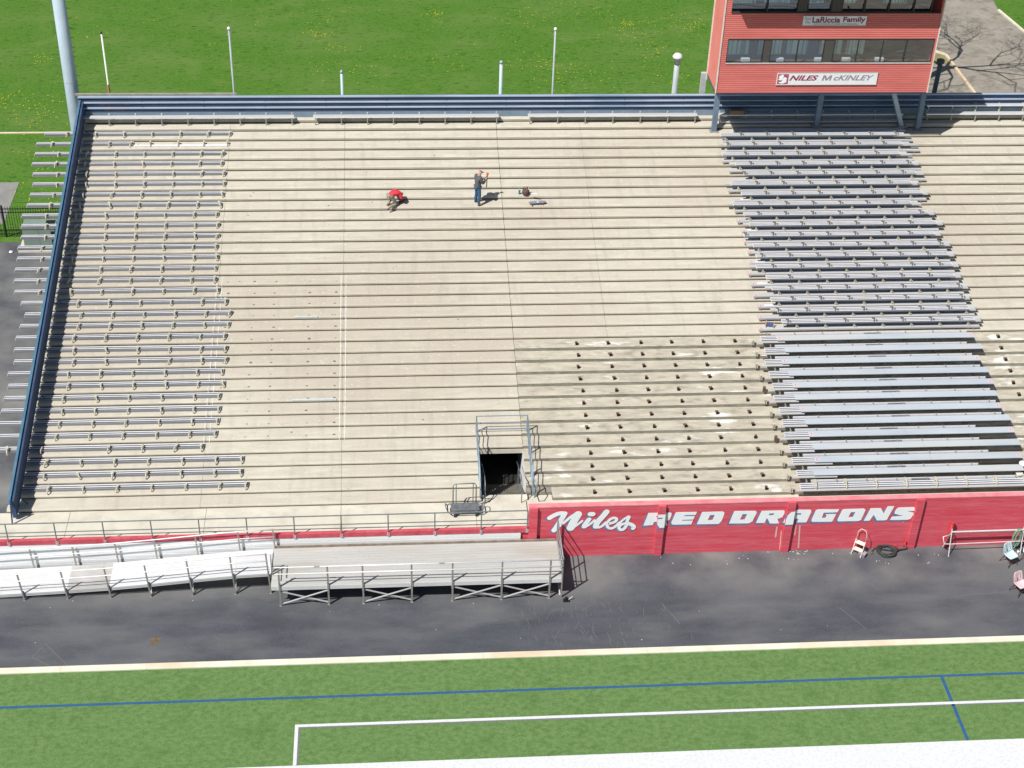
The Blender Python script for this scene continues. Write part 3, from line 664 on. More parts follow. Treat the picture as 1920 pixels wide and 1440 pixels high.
# fixed benches along the back wall
def back_bench(x0, x1, label, ylow=False, zoff=0, yoff=0.):
    z = rowz(34)+zoff; t = thing('back_bench', label, 'bench', (x0, rowY(34)-.26+yoff, z), 0, 'benches along the back wall'); L = x1-x0
    MB().box(0, L, 0, .24, .41, .45).build('seat', mat('seat_grey', (.46, .47, .49), (.54, .55, .57), scale=1, stretch=(.3, 1, 1), rough=.5, metal=.1), t); MB().box(0, L, -.012, -.0005, .39, .452).build('seat_lip', aluw, t)
    n = max(2, int(L/1.22)); 
    for j in range(n+1):
        x = .1+(L-.2)*j/n
        MB().box(x-.025, x+.025, .0, .05, 0, .409).box(x-.02, x+.02, .05, .22, .34, .405).build('leg', galv, t)
        MB().box(x-.03, x+.03, .20, .27, .452, .55).build('seat_bracket', tanbr, t)
    return t
def bx_(px): return ony(px, 217, YB-.4).x
back_bench(bx_(150), bx_(551), 'grey bench against the blue wall at the far left corner')
back_bench(bx_(587), bx_(935), 'grey bench against the blue wall directly behind the two workers')
back_bench(bx_(990), bx_(1307), 'grey bench against the blue wall just left of the press box')
back_bench(bx_(1346), bx_(1692), 'grey bench in the dark shade underneath the red press box')
back_bench(bx_(1735), bx_(2010), 'grey bench against the blue wall right of the press box')
t = back_bench(bx_(1737), bx_(2010), 'second grey seat rail just above the bench right of the press box', zoff=.34, yoff=.24)

# plank rows gathered on the right block
GR = 'gathered plank rows on the right block'
mat('foot_grey2', (.48, .485, .49), (.56, .565, .57), scale=1, stretch=(.2, 2, 1), rough=.5, metal=.1)
def U(px, y, z): return onz(px, y, z).x
legm = MB(); legm.box(-.035, .035, .03, .09, .0, .36).box(-.05, .05, .0, .16, 0, .02).box(.06, .10, .02, .08, 0, .22); leg_me = legm.build('leg', tanbr); legd = leg_me.data; bpy.data.objects.remove(leg_me)
cl = MB(); cl.bar((-.06, .28, .50), (.03, .16, .53), .05, .06); cl.bar((0.01, .18, .50), (-.04, .0, .52), .045, .06); cl.box(.06, .12, .02, .08, .475, .53); cl_me = cl.build('clamp', mat('dark_clamp', (.12, .115, .11), (.2, .19, .18), scale=8, rough=.6)); cld = cl_me.data; bpy.data.objects.remove(cl_me)  # clamp colour darkened to take in its shadows
sL = [1350, 1359, 1353, 1377, 1393, 1369, 1389, 1373, 1393, 1404, 1393, 1410, 1416, 1416, 1435, 1445, 1443, 1455, 1463]
sR = [1678, 1689, 1683, 1706, 1712, 1705, 1725, 1704, 1736, 1752, 1748, 1765, 1774, 1782, 1786, 1799, 1802, 1813, 1822]
fL = [1352, 1357, 1350, 1362, 1370, 1361, 1373, 1373, 1377, 1386, 1390, 1397, 1400, 1398, 1403, 1407, 1415, 1416, 1416]
fR = [1704, 1718, 1706, 1717, 1728, 1715, 1730, 1724, 1740, 1753, 1750, 1768, 1775, 1783, 1791, 1800, 1804, 1820, 1828]
SY = [251, 270, 287, 303, 322, 342, 361, 380, 398, 417.6, 437, 455.7, 476.7, 496.4, 516.4, 536.4, 555.8, 576.8, 596.2]
pinkst = mat('pink_sticker', (.70, .45, .45), rough=.7); redst = mat('red_mark', (.45, .04, .08), rough=.7)
def sticker(par, x, y, z, s=1):
    MB().box(x-.07*s, x+.07*s, y, y+.15*s, z, z+.003).build('end_sticker', pinkst, par)
    m_ = MB(); m_.poly([(x-.025*s, y+.12*s, z+.005), (x+.03*s, y+.12*s, z+.005), (x+.005*s, y+.075*s, z+.005), (x+.035*s, y+.035*s, z+.005), (x-.03*s, y+.035*s, z+.005), (x-.0, y+.07*s, z+.005)])
    m_.build('red_emblem', redst, par)
random.seed(8)
for j in range(19):
    k = 31-j; zt = rowz(k+1); Y = rowY(k); z1 = zt+.42
    xl, xr = U(sL[j], SY[j], z1), U(sR[j], SY[j]-4, z1)
    t = thing('stacked_bench', 'silver bench with upturned plank on legs, %s row %s' % ((ORD[j], 'below the press box') if j < 10 else (ORD[18-j], 'above the wide boards')), 'bench', (xl, Y+.02, zt), random.gauss(0, .0008), GR)
    L = xr-xl
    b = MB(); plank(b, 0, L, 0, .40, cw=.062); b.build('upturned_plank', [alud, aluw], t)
    s = MB(); s.box(L*.47, L*.47+1.0, .045, .11, .4205, .436); s.build('splice_sleeve', darksl, t)
    MB().box(-.25 if j % 2 else .3, L+.45, .29, .47, .33, .36).build('rear_plank', MATS['foot_grey2'], t)
    MB().box(.25, L-.1, .22, .25, .05, .34).build('skirt_board', mat('shaded_board', (.20, .23, .28), (.27, .31, .36), scale=2, rough=.6), t)  # dark board; the shade below the seat is put into its colour
    o0 = random.uniform(.15, .9)
    x = o0
    while x < L-.05:
        c = bpy.data.objects.new('leg', legd); sc.collection.objects.link(c); c.parent = t; c.location = (x, 0, .03); x += 1.28
    x = o0+random.uniform(.4, .9)-1.28
    while x < L:
        if x > 0:
            c = bpy.data.objects.new('clamp', cld); sc.collection.objects.link(c); c.parent = t; c.location = (x, 0, 0)
        x += 1.28
    # stub of a further plank at the right end
    s = MB(); s.box(L+.06, L+.06+max(.25, U(fR[j], SY[j], z1)-xr), .02, .25, .36, .385); s.box(L+.06, L+.06+max(.25, U(fR[j], SY[j], z1)-xr), .02, .05, .386, .41); s.build('end_stub', alu, t)
    # footboard on the same tread
    xfl, xfr = U(fL[j], SY[j]+12, zt), U(fR[j], SY[j]+8, zt)
    f = thing('footboard', 'flat grey footboard under the bench of the %s row %s' % ((ORD[j], 'below the press box') if j < 10 else (ORD[18-j], 'above the wide boards')), 'footboard', (xfl, Y-.02, zt+.01), random.gauss(0, .0012), 'footboards on the right block')
    MB().box(0, xfr-xfl, 0, .29, .13, .155).box(0, xfr-xfl, 0, .012, .08, .1295).box(0, xfr-xfl, .11, .125, .1555, .164).build('board', mat('foot_grey', (.46, .46, .465), (.54, .54, .54), scale=1, stretch=(.2, 2, 1), rough=.5, metal=.1), f)
    MB().box(.1, .16, .02, .22, 0, .1295).box(xfr-xfl-.3, xfr-xfl-.24, .02, .22, 0, .1295).build('bearer', galv, f)
    if j > 7: sticker(f, .12, .03, .1655)
    if j in (6, 9, 12, 14, 16): MB().box(.3, .75, .03, .2, .1655, .18).build('white_offcut', aluw, f)
# two planks under the press box columns
for (pxl, pxr, py, k, lab) in ((1352, 1690, 233, 33, 'pale plank on the tread just under the press box'), (1370, 1688, 240, 32, 'bright plank pair between the press box column feet')):
    zt = rowz(k+1); xl, xr = U(pxl, py, zt), U(pxr, py-3, zt)
    t = thing('loose_bench_plank', lab, 'bench plank', (xl, rowY(k)+.12, zt+.01), 0, GR)
    b = MB(); plank(b, 0, xr-xl, 0, .06); b.build('plank', [alu, aluw], t); MB().box(.2, .27, .02, .24, 0, .059).box(xr-xl-.3, xr-xl-.23, .02, .24, 0, .059).box((xr-xl)/2, (xr-xl)/2+.07, .02, .24, 0, .059).build('bearer', galv, t)

wl_ = {12: 1454, 11: 1469, 10: 1463, 9: 1475.5, 8: 1483, 7: 1487, 6: 1496, 5: 1505.5, 4: 1510.5, 3: 1518, 2: 1519, 1: 1517}
wr_ = {12: 1821.7, 11: 1838, 10: 1834, 9: 1848.6, 8: 1858, 7: 1864, 6: 1871, 5: 1887.5, 4: 1894, 3: 1904, 2: 1906, 1: 1908}
ul_ = {12: 1426, 11: 1433, 10: 1433, 9: 1441, 8: 1447, 7: 1449, 6: 1459, 5: 1464, 4: 1467, 3: 1475, 2: 1480, 1: 1487.5, 0: 1493}
ur_ = {12: 1815, 11: 1815, 10: 1825, 9: 1840, 8: 1850, 7: 1858, 6: 1868, 5: 1878, 4: 1828, 3: 1834, 2: 1850, 1: 1830, 0: 1912}
for k in range(12, -1, -1):
    zt = rowz(k+1); Y = rowY(k); py = 640+(12-k)*21.5
    xl, xr = U(ul_[k], py, zt+.15), U(ur_[k], py-6, zt+.15); L = xr-xl
    side = (ORD[12-k], 'top') if k > 5 else (ORD[k-1] if k else '', 'bottom')
    t = thing('bench_frame', ('silver bench frame carrying a wide board, %s from the %s' % side) if k else 'bare silver bench frame just above the red wall, no wide board', 'bench', (xl, Y, zt), 0, 'bench frames under the wide boards')
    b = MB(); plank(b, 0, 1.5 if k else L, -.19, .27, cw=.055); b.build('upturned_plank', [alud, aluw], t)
    b = MB(); b.box(-.25, (1.0 if k not in (2, 1) else 1.6) if k else L+.1, -.32, -.20, .26, .285); b.build('front_board', alu, t)
    b = MB(); b.box(.5, L, .15, .30, .27, .29, 0); b.box(.5, L, .27, .30, .2905, .345, 1); b.box(.5, L, .15, .165, .2905, .31, 0); b.build('rear_channel', [alug, aluw], t)
    nn = 8
    for q in range(nn):
        x = .3+(L-.6)*q/(nn-1)
        MB().box(x-.02, x+.02, .02, .30, .0, .03).box(x-.022, x+.022, .13, .31, .346, .37).box(x-.02, x+.02, .08, .14, .0301, .269).box(x-.02, x+.02, -.18, .29, .235, .2595 if k else .2595).build('leg', galv, t)
        if k == 0:
            c = bpy.data.objects.new('bracket', clipme_data); sc.collection.objects.link(c); c.parent = t; c.location = (x+.3, -.02, .27)
    MB().box(L*.5, L*.5+.75, .18, .25, .2905, .33).build('splice_sleeve', darksl, t)
    MB().box(-.40, -.36, -.1, .0, .02, .22).box(-.33, -.29, -.1, .0, .02, .22).box(-.405, -.285, -.1, .02, .221, .25).build('end_clamp', rust if k in (4, 8) else tanbr, t)
    if k % 2 or k == 0: sticker(t, -.1, -.315, .2865, .75)
    if k:
        x0, x1 = U(wl_[k], py-6, zt+.25), U(wr_[k], py-12, zt+.25)
        f = thing('wide_board', 'wide blue-grey aluminium board, %s from the %s of its twelve rows' % ((ORD[12-k], 'top') if k > 6 else (ORD[k-1], 'bottom')), 'board', (x0, Y-.03, zt), random.gauss(0, .0008), 'wide boards laid across the bench frames')
        cx = (x1-x0)*random.uniform(.42, .56)
        MB().box(0, cx-.004, -.26, .12, .355, .38).box(cx+.004, x1-x0, -.257, .123, .355, .38).build('board_top', aluboard, f)
        MB().box(0, x1-x0, -.20, -.188, .325, .3545).box(0, x1-x0, .08, .092, .325, .3545).build('board_lip', mat('board_lip', (.17, .19, .22), (.22, .24, .27), scale=3, rough=.5), f)
        if k % 2 == 0: sticker(f, .12, -.15, .3815); sticker(f, x1-x0-.14, -.15, .3815)
        

# rusty seat brackets left on the peeling treads
brp = MB(); brp.box(-.05, .035, .05, .18, .012, .07); brp.box(-.045, .045, -.005, .055, -.0, .155); brd = brp.build('b', rust).data
bpy.data.objects.remove([o for o in bpy.data.objects if o.name == 'b'][0])
bh = MB(); bh.box(-.05, .06, -.03, -.006, .0, .11); bhd = bh.build('b', brackbk).data
bpy.data.objects.remove([o for o in bpy.data.objects if o.name == 'b'][0])
COLS = (7.8, 9.2, 10.6, 11.94, 13.32, 14.72)
for k in range(12, -1, -1):
    for c, X in enumerate(COLS+((26.45,) if k > 6 else ())):
        if c == 5 and k < 0: continue
        if c < 6: lab = 'rusty seat bracket, %s from left, in %s row %s of the peeling block' % (ORD[c], ORD[12-k] if k > 6 else ORD[k], 'from top' if k > 6 else 'from bottom')
        else: lab = 'rusty seat bracket right of the wide boards, %s from the top' % ORD[12-k]
        t = thing('seat_bracket', lab, 'bracket', (X+random.gauss(0, .02), rowY(k)+.17, rowz(k+1)), random.gauss(0, .12), 'rusty seat brackets on the peeling treads')
        for nm_, d_ in (('flange', brd), ('black_plate', bhd)):
            o = bpy.data.objects.new(nm_, d_); sc.collection.objects.link(o); o.parent = t

# ------------------------------------------------------------------ rails of the walkway and the opening
wr = thing('walkway_railing', 'grey two-pipe railing along the front of the lower walkway', 'railing')
YR_ = 44.17
b = MB(); b.tube([(XL-3, YR_, 2.42), (-4, YR_, 2.44), (4.97, YR_, 2.46)], .024, 8); b.build('top_pipe', grail, wr)
b = MB(); b.tube([(XL-3, YR_, 1.98), (-4, YR_, 2.0), (4.97, YR_, 2.02)], .021, 8); b.build('middle_pipe', grail, wr)
for X in [4.96-1.775*i for i in range(13)]:
    MB().tube([(X, YR_, 1.38), (X, YR_, 2.43)], .024, 8).build('post', grail, wr)
    MB().box(X-.05, X+.05, YR_-.02, YR_+.004, 1.36, 1.54).build('post_plate', mat('plate_pink', (.55, .30, .32), (.65, .45, .45), scale=6, rough=.6), wr)

vr = thing('opening_railing', 'blue pipe railing around the dark stairway opening in the steps', 'railing')
XA, XB = XV-.04, XJ+.22
def tread(Y):
    k = 0
    while k < 33 and rowY(k+1) <= Y: k += 1
    return rowz(k+1) if Y >= rowY(0) else DECK
def vslope(Y): return rowz((Y-46)/.64+.5)
Yb = 49.3
for h, r in ((.94, .021), (.58, .017), (.25, .016)):
    for X in (XA, XB):
        end = 46.15
        MB().tube([(X, Yb, vslope(Yb)+h-.06), (X, 47.6, vslope(47.6)+h-.02), (X, end, vslope(end)+h)], r, 8).build('side_pipe', brail, vr, smooth=True)
    MB().tube([(XA, Yb, vslope(Yb)+h-.06), (XB, Yb, vslope(Yb)+h-.06)], r, 8).build('back_pipe', brail, vr)
for X in (XA, XB):
    for Y in (Yb, 48.2, 47.1, 46.15):
        z = tread(Y); MB().bar((X, Y, z), (X, Y, vslope(Y)+.92-(.05 if Y == Yb else 0)), .05, .04).build('post', brail, vr)
    MB().tube([(X, 46.15, vslope(46.15)+1.02), (X+(.08 if X > 4 else -.02), 45.85, vslope(46.1)+.85), (X+(.1 if X > 4 else 0), 45.7, vslope(46.1)+.55), (X+(.05 if X > 4 else 0), 45.8, vslope(46.1)+.25), (X, 46.15, vslope(46.15)+.25)], .021, 8).build('end_hoop', brail, vr, smooth=True)
shade_pnl = MB(); X = XV+.01  # solid panel added to shade the stairs; the rail itself is open
shade_pnl.poly([(X, 46.15, vslope(46.15)+.08), (X, 47.7, vslope(47.7)+.08), (X, 47.7, vslope(47.7)+.98), (X, 46.15, vslope(46.15)+.98)])
shade_pnl.poly([(X-.03, 46.15, vslope(46.15)+.08), (X-.03, 47.7, vslope(47.7)+.08), (X-.03, 47.7, vslope(47.7)+.98), (X-.03, 46.15, vslope(46.15)+.98)])
shade_pnl.build('side_panel', navyrl, vr)
# stair handrails
for X, lab in ((XV+.14, 'slim grey stair handrail inside the opening, on its left'), (XJ-.24, 'slim grey stair handrail inside the opening, on its right')):
    hr = thing('stair_handrail', lab, 'handrail', (X, 0, 0))
    s_ = .35 if X > 4 else 0
    MB().tube([(0, 45.9, DECK+.55), (0, 46.0, DECK+.92), (0, 46.5, DECK+.92), (0, 48.4, DECK-.25+.35)], .021, 8).build('grip_pipe', grail, hr, smooth=True)
    MB().tube([(0, 45.9, DECK), (0, 45.9, DECK+.56)], .02, 8).build('post', grail, hr)
    MB().tube([(0, 46.5, DECK), (0, 46.5, DECK+.9)], .02, 8).build('post', grail, hr)
    MB().tube([(0, 47.6, DECK-.7), (0, 47.6, DECK+.4)], .02, 8).build('post', grail, hr)

# ------------------------------------------------------------------ viewing platform and ramp
pf = thing('viewing_platform', 'grey aluminium viewing platform on crossed legs in front of the red wall', 'platform')
PX0, PX1, PY0, PY1, PZ_ = -4.72, 6.12, 41.95, 44.07, .97
npl = 14; dpl = (PY1-PY0)/npl
for i in range(npl):
    d = MB(); y0 = PY0+dpl*i
    d.box(PX0, PX1, y0, y0+dpl-.006, PZ_-.03, PZ_)
    for q in range(4): d.box(PX0, PX1, y0+.01+q*.036, y0+.018+q*.036, PZ_+.0005, PZ_+.004)
    d.build('deck_plank', plat, pf)
for i in range(3): MB().box(PX0, PX1, PY0-.012, PY0-.001, PZ_-.19+.065*i, PZ_-.19+.065*i+.055).build('fascia_strip', ramp, pf)
MB().box(PX0+.05, PX1-.05, PY1+.002, PY1+.035, PZ_-.12, PZ_+.10).build('kickboard', brownk, pf)
MB().box(PX0+.1, PX1-1.0, PY0+.1, PY1-.1, PZ_-.16, PZ_-.08).build('underframe', galv, pf)
posts = [-4.41, -2.62, -1.33, .48, 2.0, 3.85, 5.66]
for X in posts:
    MB().bar((X, 41.93, 0), (X, 41.93, 1.95), .065, .05).build('post', galv, pf)
    MB().bar((X, 41.99, .62), (X, 41.99, 1.02), .09, .05).build('clamp_plate', alug, pf)
    MB().bar((X, 43.9, 0), (X, 43.9, .8), .05, .05).build('rear_leg', galv, pf)
    MB().box(X-.05, X+.05, 41.88, 41.98, 0.004, .02).build('foot_plate', galv, pf)
for a, c in ((0, 1), (2, 3), (4, 5), (5, 6)):
    MB().bar((posts[a], 41.95, .06), (posts[c], 41.95, .72), .05, .03).build('cross_brace', alu, pf)
    MB().bar((posts[a], 41.97, .70), (posts[c], 41.97, .08), .05, .03).build('cross_brace', alu, pf)
def rail_line(pts, r, name, par, mt=aluw): MB().tube(pts, r, 8).build(name, mt, par, smooth=True)
rail_line([(-4.55, 41.9, 1.95), (6.1, 41.9, 1.95)], .024, 'top_rail', pf); rail_line([(-4.55, 41.9, 1.62), (6.1, 41.9, 1.62)], .02, 'middle_rail', pf)
for X in (-3.0, 1.6): MB().tube([(X-.1, 41.9, 1.95), (X+.1, 41.9, 1.95)], .032, 8).build('rail_coupling', alug, pf)
rail_line([(6.12, 41.95, 1.95), (6.12, 44.05, 2.05)], .024, 'end_rail', pf, alug)
rail_line([(6.12, 41.95, 1.55), (6.12, 44.05, 1.62)], .02, 'end_rail', pf, alug)
rail_line([(6.12, 41.95, 1.2), (6.12, 44.05, 1.25)], .02, 'end_rail', pf, alug)
for Y in (41.95, 43.0, 44.05): MB().bar((6.12, Y, .0 if Y != 43 else .8), (6.12, Y, 2.03), .05, .05).build('end_post', galv, pf)
MB().box(6.13, 6.16, 41.95, 44.05, .70, .98).build('end_fascia', alu, pf)
MB().bar((6.08, 42.0, .06), (6.08, 44.0, .7), .05, .03).build('cross_brace', alu, pf)
rail_line([(-4.72, 41.95, 1.95), (-4.72, 42.6, 1.95)], .022, 'end_rail', pf); rail_line([(-4.72, 41.95, 1.6), (-4.72, 42.6, 1.6)], .02, 'end_rail', pf)
MB().bar((-4.72, 42.6, .95), (-4.72, 42.6, 1.97), .045, .045).build('end_post', galv, pf)
t = thing('wheel_chock', 'small black wheel bracket under the right front corner of the platform', 'bracket', (6.3, 41.75, .004))
MB().box(-.12, .12, -.08, .08, 0, .05).build('base', black, t); MB().lathe([(.06, 0), (.06, .12)], (0, 0, .051), 10).build('knob', black, t); MB().bar((.08, 0, .05), (.25, .05, .16), .03, .03).build('lever', tanbr, t)

rp = thing('access_ramp', 'long white aluminium ramp rising from the left to the grey platform', 'ramp')
RP = [(-17.5, .10), (-14.8, .27), (-12.35, .38), (-10.8, .47), (-9.25, .60), (-7.75, .75), (-6.1, .90), (-4.76, .965)]
def rz(X):
    for (a, za), (c, zc_) in zip(RP, RP[1:]):
        if a <= X <= c: return za+(zc_-za)*(X-a)/(c-a)
    return RP[0][1] if X < RP[0][0] else RP[-1][1]
secs = [(-17.5, -12.35, ramp, 'ramp_plank'), (-12.35, -10.8, rampg, 'landing_plank'), (-10.8, -4.76, ramp, 'ramp_plank')]
for xa, xb, mt_, nm_ in secs:
    xs = [xa]+[x for x, _ in RP if xa < x < xb]+[xb]
    for i in range(9):
        y0 = 42.68+i*.152; b = MB()
        for p, q in zip(xs, xs[1:]):
            for (yy0, yy1, dz) in [(y0, y0+.147, 0)]+[(y0+.01+g_*.036, y0+.019+g_*.036, .004) for g_ in range(4)]:
                b.poly([(p+.004, yy0, rz(p)+dz), (q-.0, yy0, rz(q)+dz), (q-.0, yy1, rz(q)+dz), (p+.004, yy1, rz(p)+dz)])
                if dz == 0:
                    b.poly([(p+.004, yy0, rz(p)-.03), (q, yy0, rz(q)-.03), (q, yy0, rz(q)), (p+.004, yy0, rz(p))])
                    b.poly([(p+.004, yy1, rz(p)-.03), (q, yy1, rz(q)-.03), (q, yy0, rz(q)-.03), (p+.004, yy0, rz(p)-.03)])
        b.build(nm_, mt_, rp)
b = MB()
for (p, zp), (q, zq) in zip(RP, RP[1:]):
    for o_ in (0, .06):
        b.poly([(p, 42.668, zp-.13+o_), (q, 42.668, zq-.13+o_), (q, 42.668, zq-.085+o_), (p, 42.668, zp-.085+o_)])
b.build('edge_fascia', ramp, rp)
for X in (-15.52, -13.93, -12.35, -10.76, -9.29, -7.74, -6.14, -4.82):
    z = rz(X); lean = -.08
    MB().bar((X, 42.63, 0), (X+lean, 42.63, z+1.04), .05, .05).build('post', galv, rp)
    MB().bar((X+.02, 42.66, z-.2 if z > .3 else .02), (X-.01, 42.66, z+.12), .08, .03).build('clamp_plate', alug, rp)
    MB().box(X-.04, X+.04, 42.59, 42.67, 0.004, .02).build('foot_plate', galv, rp)
    if X > -10: MB().bar((X, 42.70, .06), (X+.05, 43.3, z-.05), .03, .03).build('knee_brace', galv, rp)
    if X > -15: MB().bar((X+.15, 44.07, 0), (X+.10, 44.07, z+.98), .05, .05).build('rear_post', galv, rp)
for dz, r in ((1.03, .022), (.68, .019)):
    rail_line([(x-.08, 42.6, z+dz) for x, z in RP], r, 'front_rail', rp); 
for dz, r in ((.97, .022), (.60, .019)):
    rail_line([(x+.1, 44.06, z+dz) for x, z in RP], r, 'rear_rail', rp)

# ------------------------------------------------------------------ press box
pb = thing('press_box', 'two-storey red press box on blue columns above the back rows', 'press box')
A0, A1, FY, BY, Z0, Z1 = 15.29, 25.42, 65.2, 67.45, 9.95, 15.25
def X65(v, y): return ony(1300+v/3.097, y, FY).x
def ribs(x0, x1, z0, z1, name='siding'):
    b = MB(); n = max(1, round((z1-z0)/.095)); h = (z1-z0)/n
    for i in range(n):
        z = z0+i*h
        b.poly([(x0, FY+.018, z), (x1, FY+.018, z), (x1, FY, z+h*.25), (x0, FY, z+h*.25)])
        b.poly([(x0, FY, z+h*.25), (x1, FY, z+h*.25), (x1, FY, z+h*.8), (x0, FY, z+h*.8)])
        b.poly([(x0, FY, z+h*.8), (x1, FY, z+h*.8), (x1, FY+.018, z+h), (x0, FY+.018, z+h)])
    return b.build(name, sid, pb)
W0, W1 = X65(195, 96), X65(1392, 96); lz0, lz1 = 11.47, 12.62; uz0, uz1 = 13.93, 15.0
ribs(A0, A1, Z0, lz0-.03); ribs(A0, A1, lz1+.02, uz0-.03); ribs(A0, A1, uz1+.02, Z1)
for z0, z1 in ((lz0-.03, lz1+.02), (uz0-.03, uz1+.02)): ribs(A0, W0, z0, z1); ribs(W1, A1, z0, z1)
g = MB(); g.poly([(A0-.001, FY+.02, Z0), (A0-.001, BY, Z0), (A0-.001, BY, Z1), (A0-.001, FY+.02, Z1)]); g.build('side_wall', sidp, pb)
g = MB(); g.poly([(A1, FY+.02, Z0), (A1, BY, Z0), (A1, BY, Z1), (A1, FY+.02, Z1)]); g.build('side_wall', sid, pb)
MB().box(A0-.02, A1+.02, FY+.03, BY+.02, Z0-.06, Z0-.002).build('floor_slab', bluedk, pb)
MB().box(A0+.02, A1-.02, FY+.1, BY-.02, 12.9, 13.5).build('mid_floor', roomm, pb)
MB().box(A0-.06, A1+.06, FY-.95, BY+.2, Z1+.002, Z1+.22).build('roof', sid, pb)
for X in (A0-.05, A1): MB().box(X, X+.05, FY-.03, FY+.06, Z0, Z1).build('corner_trim', trim, pb)
MB().box(A0-.05, A0-.002, BY-.03, BY+.06, Z0-.3, Z1).build('corner_trim', trim, pb)
def windows(z0, z1, cells, y):
    MB().box(W0, W1, FY-.03, FY+.05, z0-.04, z0-.001).build('window_sill', framel if z0 < 13 else frame, pb)
    MB().box(W0, W1, FY+.0, FY+.05, z1+.001, z1+.03).build('window_head', frame, pb)
    for i, c in enumerate(cells):
        xa, xb = X65(c[0], y), X65(c[1], y)
        if len(c) > 2: MB().box(xa, xb, FY+.03, FY+.25, z0, z1).build('pillar', pillm, pb); continue
        f = MB(); f.box(xa, xa+.03, FY+.02, FY+.07, z0, z1).box(xb-.03, xb, FY+.02, FY+.07, z0, z1).box(xa+.031, xb-.031, FY+.02, FY+.07, z0, z0+.035).box(xa+.031, xb-.031, FY+.02, FY+.07, z1-.035, z1)
        fr = f.build('window', frame, pb)
        MB().poly([(xa+.031, FY+(.08 if z0 < 13 else .15), z0+.036), (xb-.031, FY+(.08 if z0 < 13 else .15), z0+.036), (xb-.031, FY+.008, z1-.036), (xa+.031, FY+.008, z1-.036)]).build('pane', glass, fr)
windows(lz0, lz1, [(195, 405), (408, 447, 1), (449, 604), (605, 757), (760, 812, 1), (815, 952), (953, 1094), (1095, 1230), (1232, 1391)], 96)
windows(uz0, uz1, [(195, 432), (434, 612), (612, 665, 1), (668, 806), (808, 866, 1), (868, 998), (1000, 1140), (1142, 1285), (1287, 1391)], 10)
cut = bpy.data.materials.new('translucent_curtain'); cut.use_nodes = True; _n = cut.node_tree; _b = _n.nodes['Principled BSDF']
_tl = _n.nodes.new('ShaderNodeBsdfTranslucent'); _mx = _n.nodes.new('ShaderNodeMixShader'); _mx.inputs[0].default_value = .7
_g = _n.nodes.new('ShaderNodeNewGeometry'); _mp = _n.nodes.new('ShaderNodeMapping'); _mp.inputs['Scale'].default_value = (9, 1, .2); _n.links.new(_g.outputs['Position'], _mp.inputs[0])
_t = _n.nodes.new('ShaderNodeTexNoise'); _t.inputs['Scale'].default_value = 1.4; _n.links.new(_mp.outputs[0], _t.inputs['Vector'])
_r = _n.nodes.new('ShaderNodeValToRGB'); _r.color_ramp.elements[0].position = .42; _r.color_ramp.elements[0].color = (.25, .32, .38, 1); _r.color_ramp.elements[1].position = .58; _r.color_ramp.elements[1].color = (.82, .88, .92, 1)
_n.links.new(_t.outputs['Fac'], _r.inputs[0]); _n.links.new(_r.outputs[0], _tl.inputs[0]); _n.links.new(_r.outputs[0], _b.inputs['Base Color'])
_n.links.new(_b.outputs[0], _mx.inputs[1]); _n.links.new(_tl.outputs[0], _mx.inputs[2]); _n.links.new(_mx.outputs[0], _n.nodes['Material Output'].inputs[0])
for zb, zt_, m0, m1, xs in ((Z0, 12.9, lz0-.55, 12.45, [(225, 395), (449, 590), (620, 745), (815, 950), (975, 1085)]), (12.901, Z1, 13.35, 14.9, [(240, 400), (450, 600), (672, 800), (880, 990), (1150, 1290)])):
    MB().box(A0, A1, BY, BY+.05, zb, m0).build('back_wall', sid, pb); MB().box(A0, A1, BY, BY+.05, m1, zt_).build('back_wall', sid, pb)
    xp = A0
    for a_, c_ in xs:
        xa, xb = X65(a_, 90), X65(c_, 90)
        MB().box(xp, xa, BY, BY+.05, m0+.001, m1-.001).build('back_pier', roomm, pb); xp = xb
        MB().poly([(xa, BY+.02, m0+.002), (xb, BY+.02, m0+.002), (xb, BY+.02, m1-.002), (xa, BY+.02, m1-.002)]).build('curtain', cut, pb)
        zm = m0+(m1-m0)*.55; MB().box(xa, xb, BY-.02, BY+.01, zm, zm+.07).build('rear_transom', pillm, pb)
    MB().box(xp, A1, BY, BY+.05, m0+.001, m1-.001).build('back_pier', roomm, pb)
MB().box(A0+.1, A1-.1, FY+.3, FY+.8, lz0-.15, lz0-.08).build('desk', mat('desk_brown', (.16, .11, .08), rough=.6), pb)
for dx_ in (1.1, 2.7, 4.6, 5.9, 7.5): MB().box(A0+dx_, A0+dx_+.4, FY+.32, FY+.6, lz0-.079, lz0+.06).build('desk_paper', mat('paper_white', (.7, .7, .7), rough=.8), pb)
# columns
zt33, zt32 = rowz(34), rowz(33)
def column(px0, py0, px1, k, name='column'):
    base = onz(px0, py0, rowz(k)); top = ony(px1, 175, base.y)
    MB().bar(base, (top.x, base.y, Z0-.05), .24, .20).build(name, bluest if name == 'column' else bluelt, pb)
    MB().box(base.x-.22, base.x+.22, base.y-.2, base.y+.2, rowz(k)+.001, rowz(k)+.03).build('base_plate', galv, pb)
column(1338, 246, 1346, 33); column(1530, 237, 1541, 34); column(1719, 243, 1732, 33); column(1690, 236, 1664, 34, 'diagonal_column')
for X in (A0+.12, A1-.15): MB().bar((X, 68.75, 0), (X, 68.75, 9.42), .26, .2).build('rear_column', mat('pale_column', (.45, .47, .48), (.55, .57, .58), scale=2, rough=.5), pb)
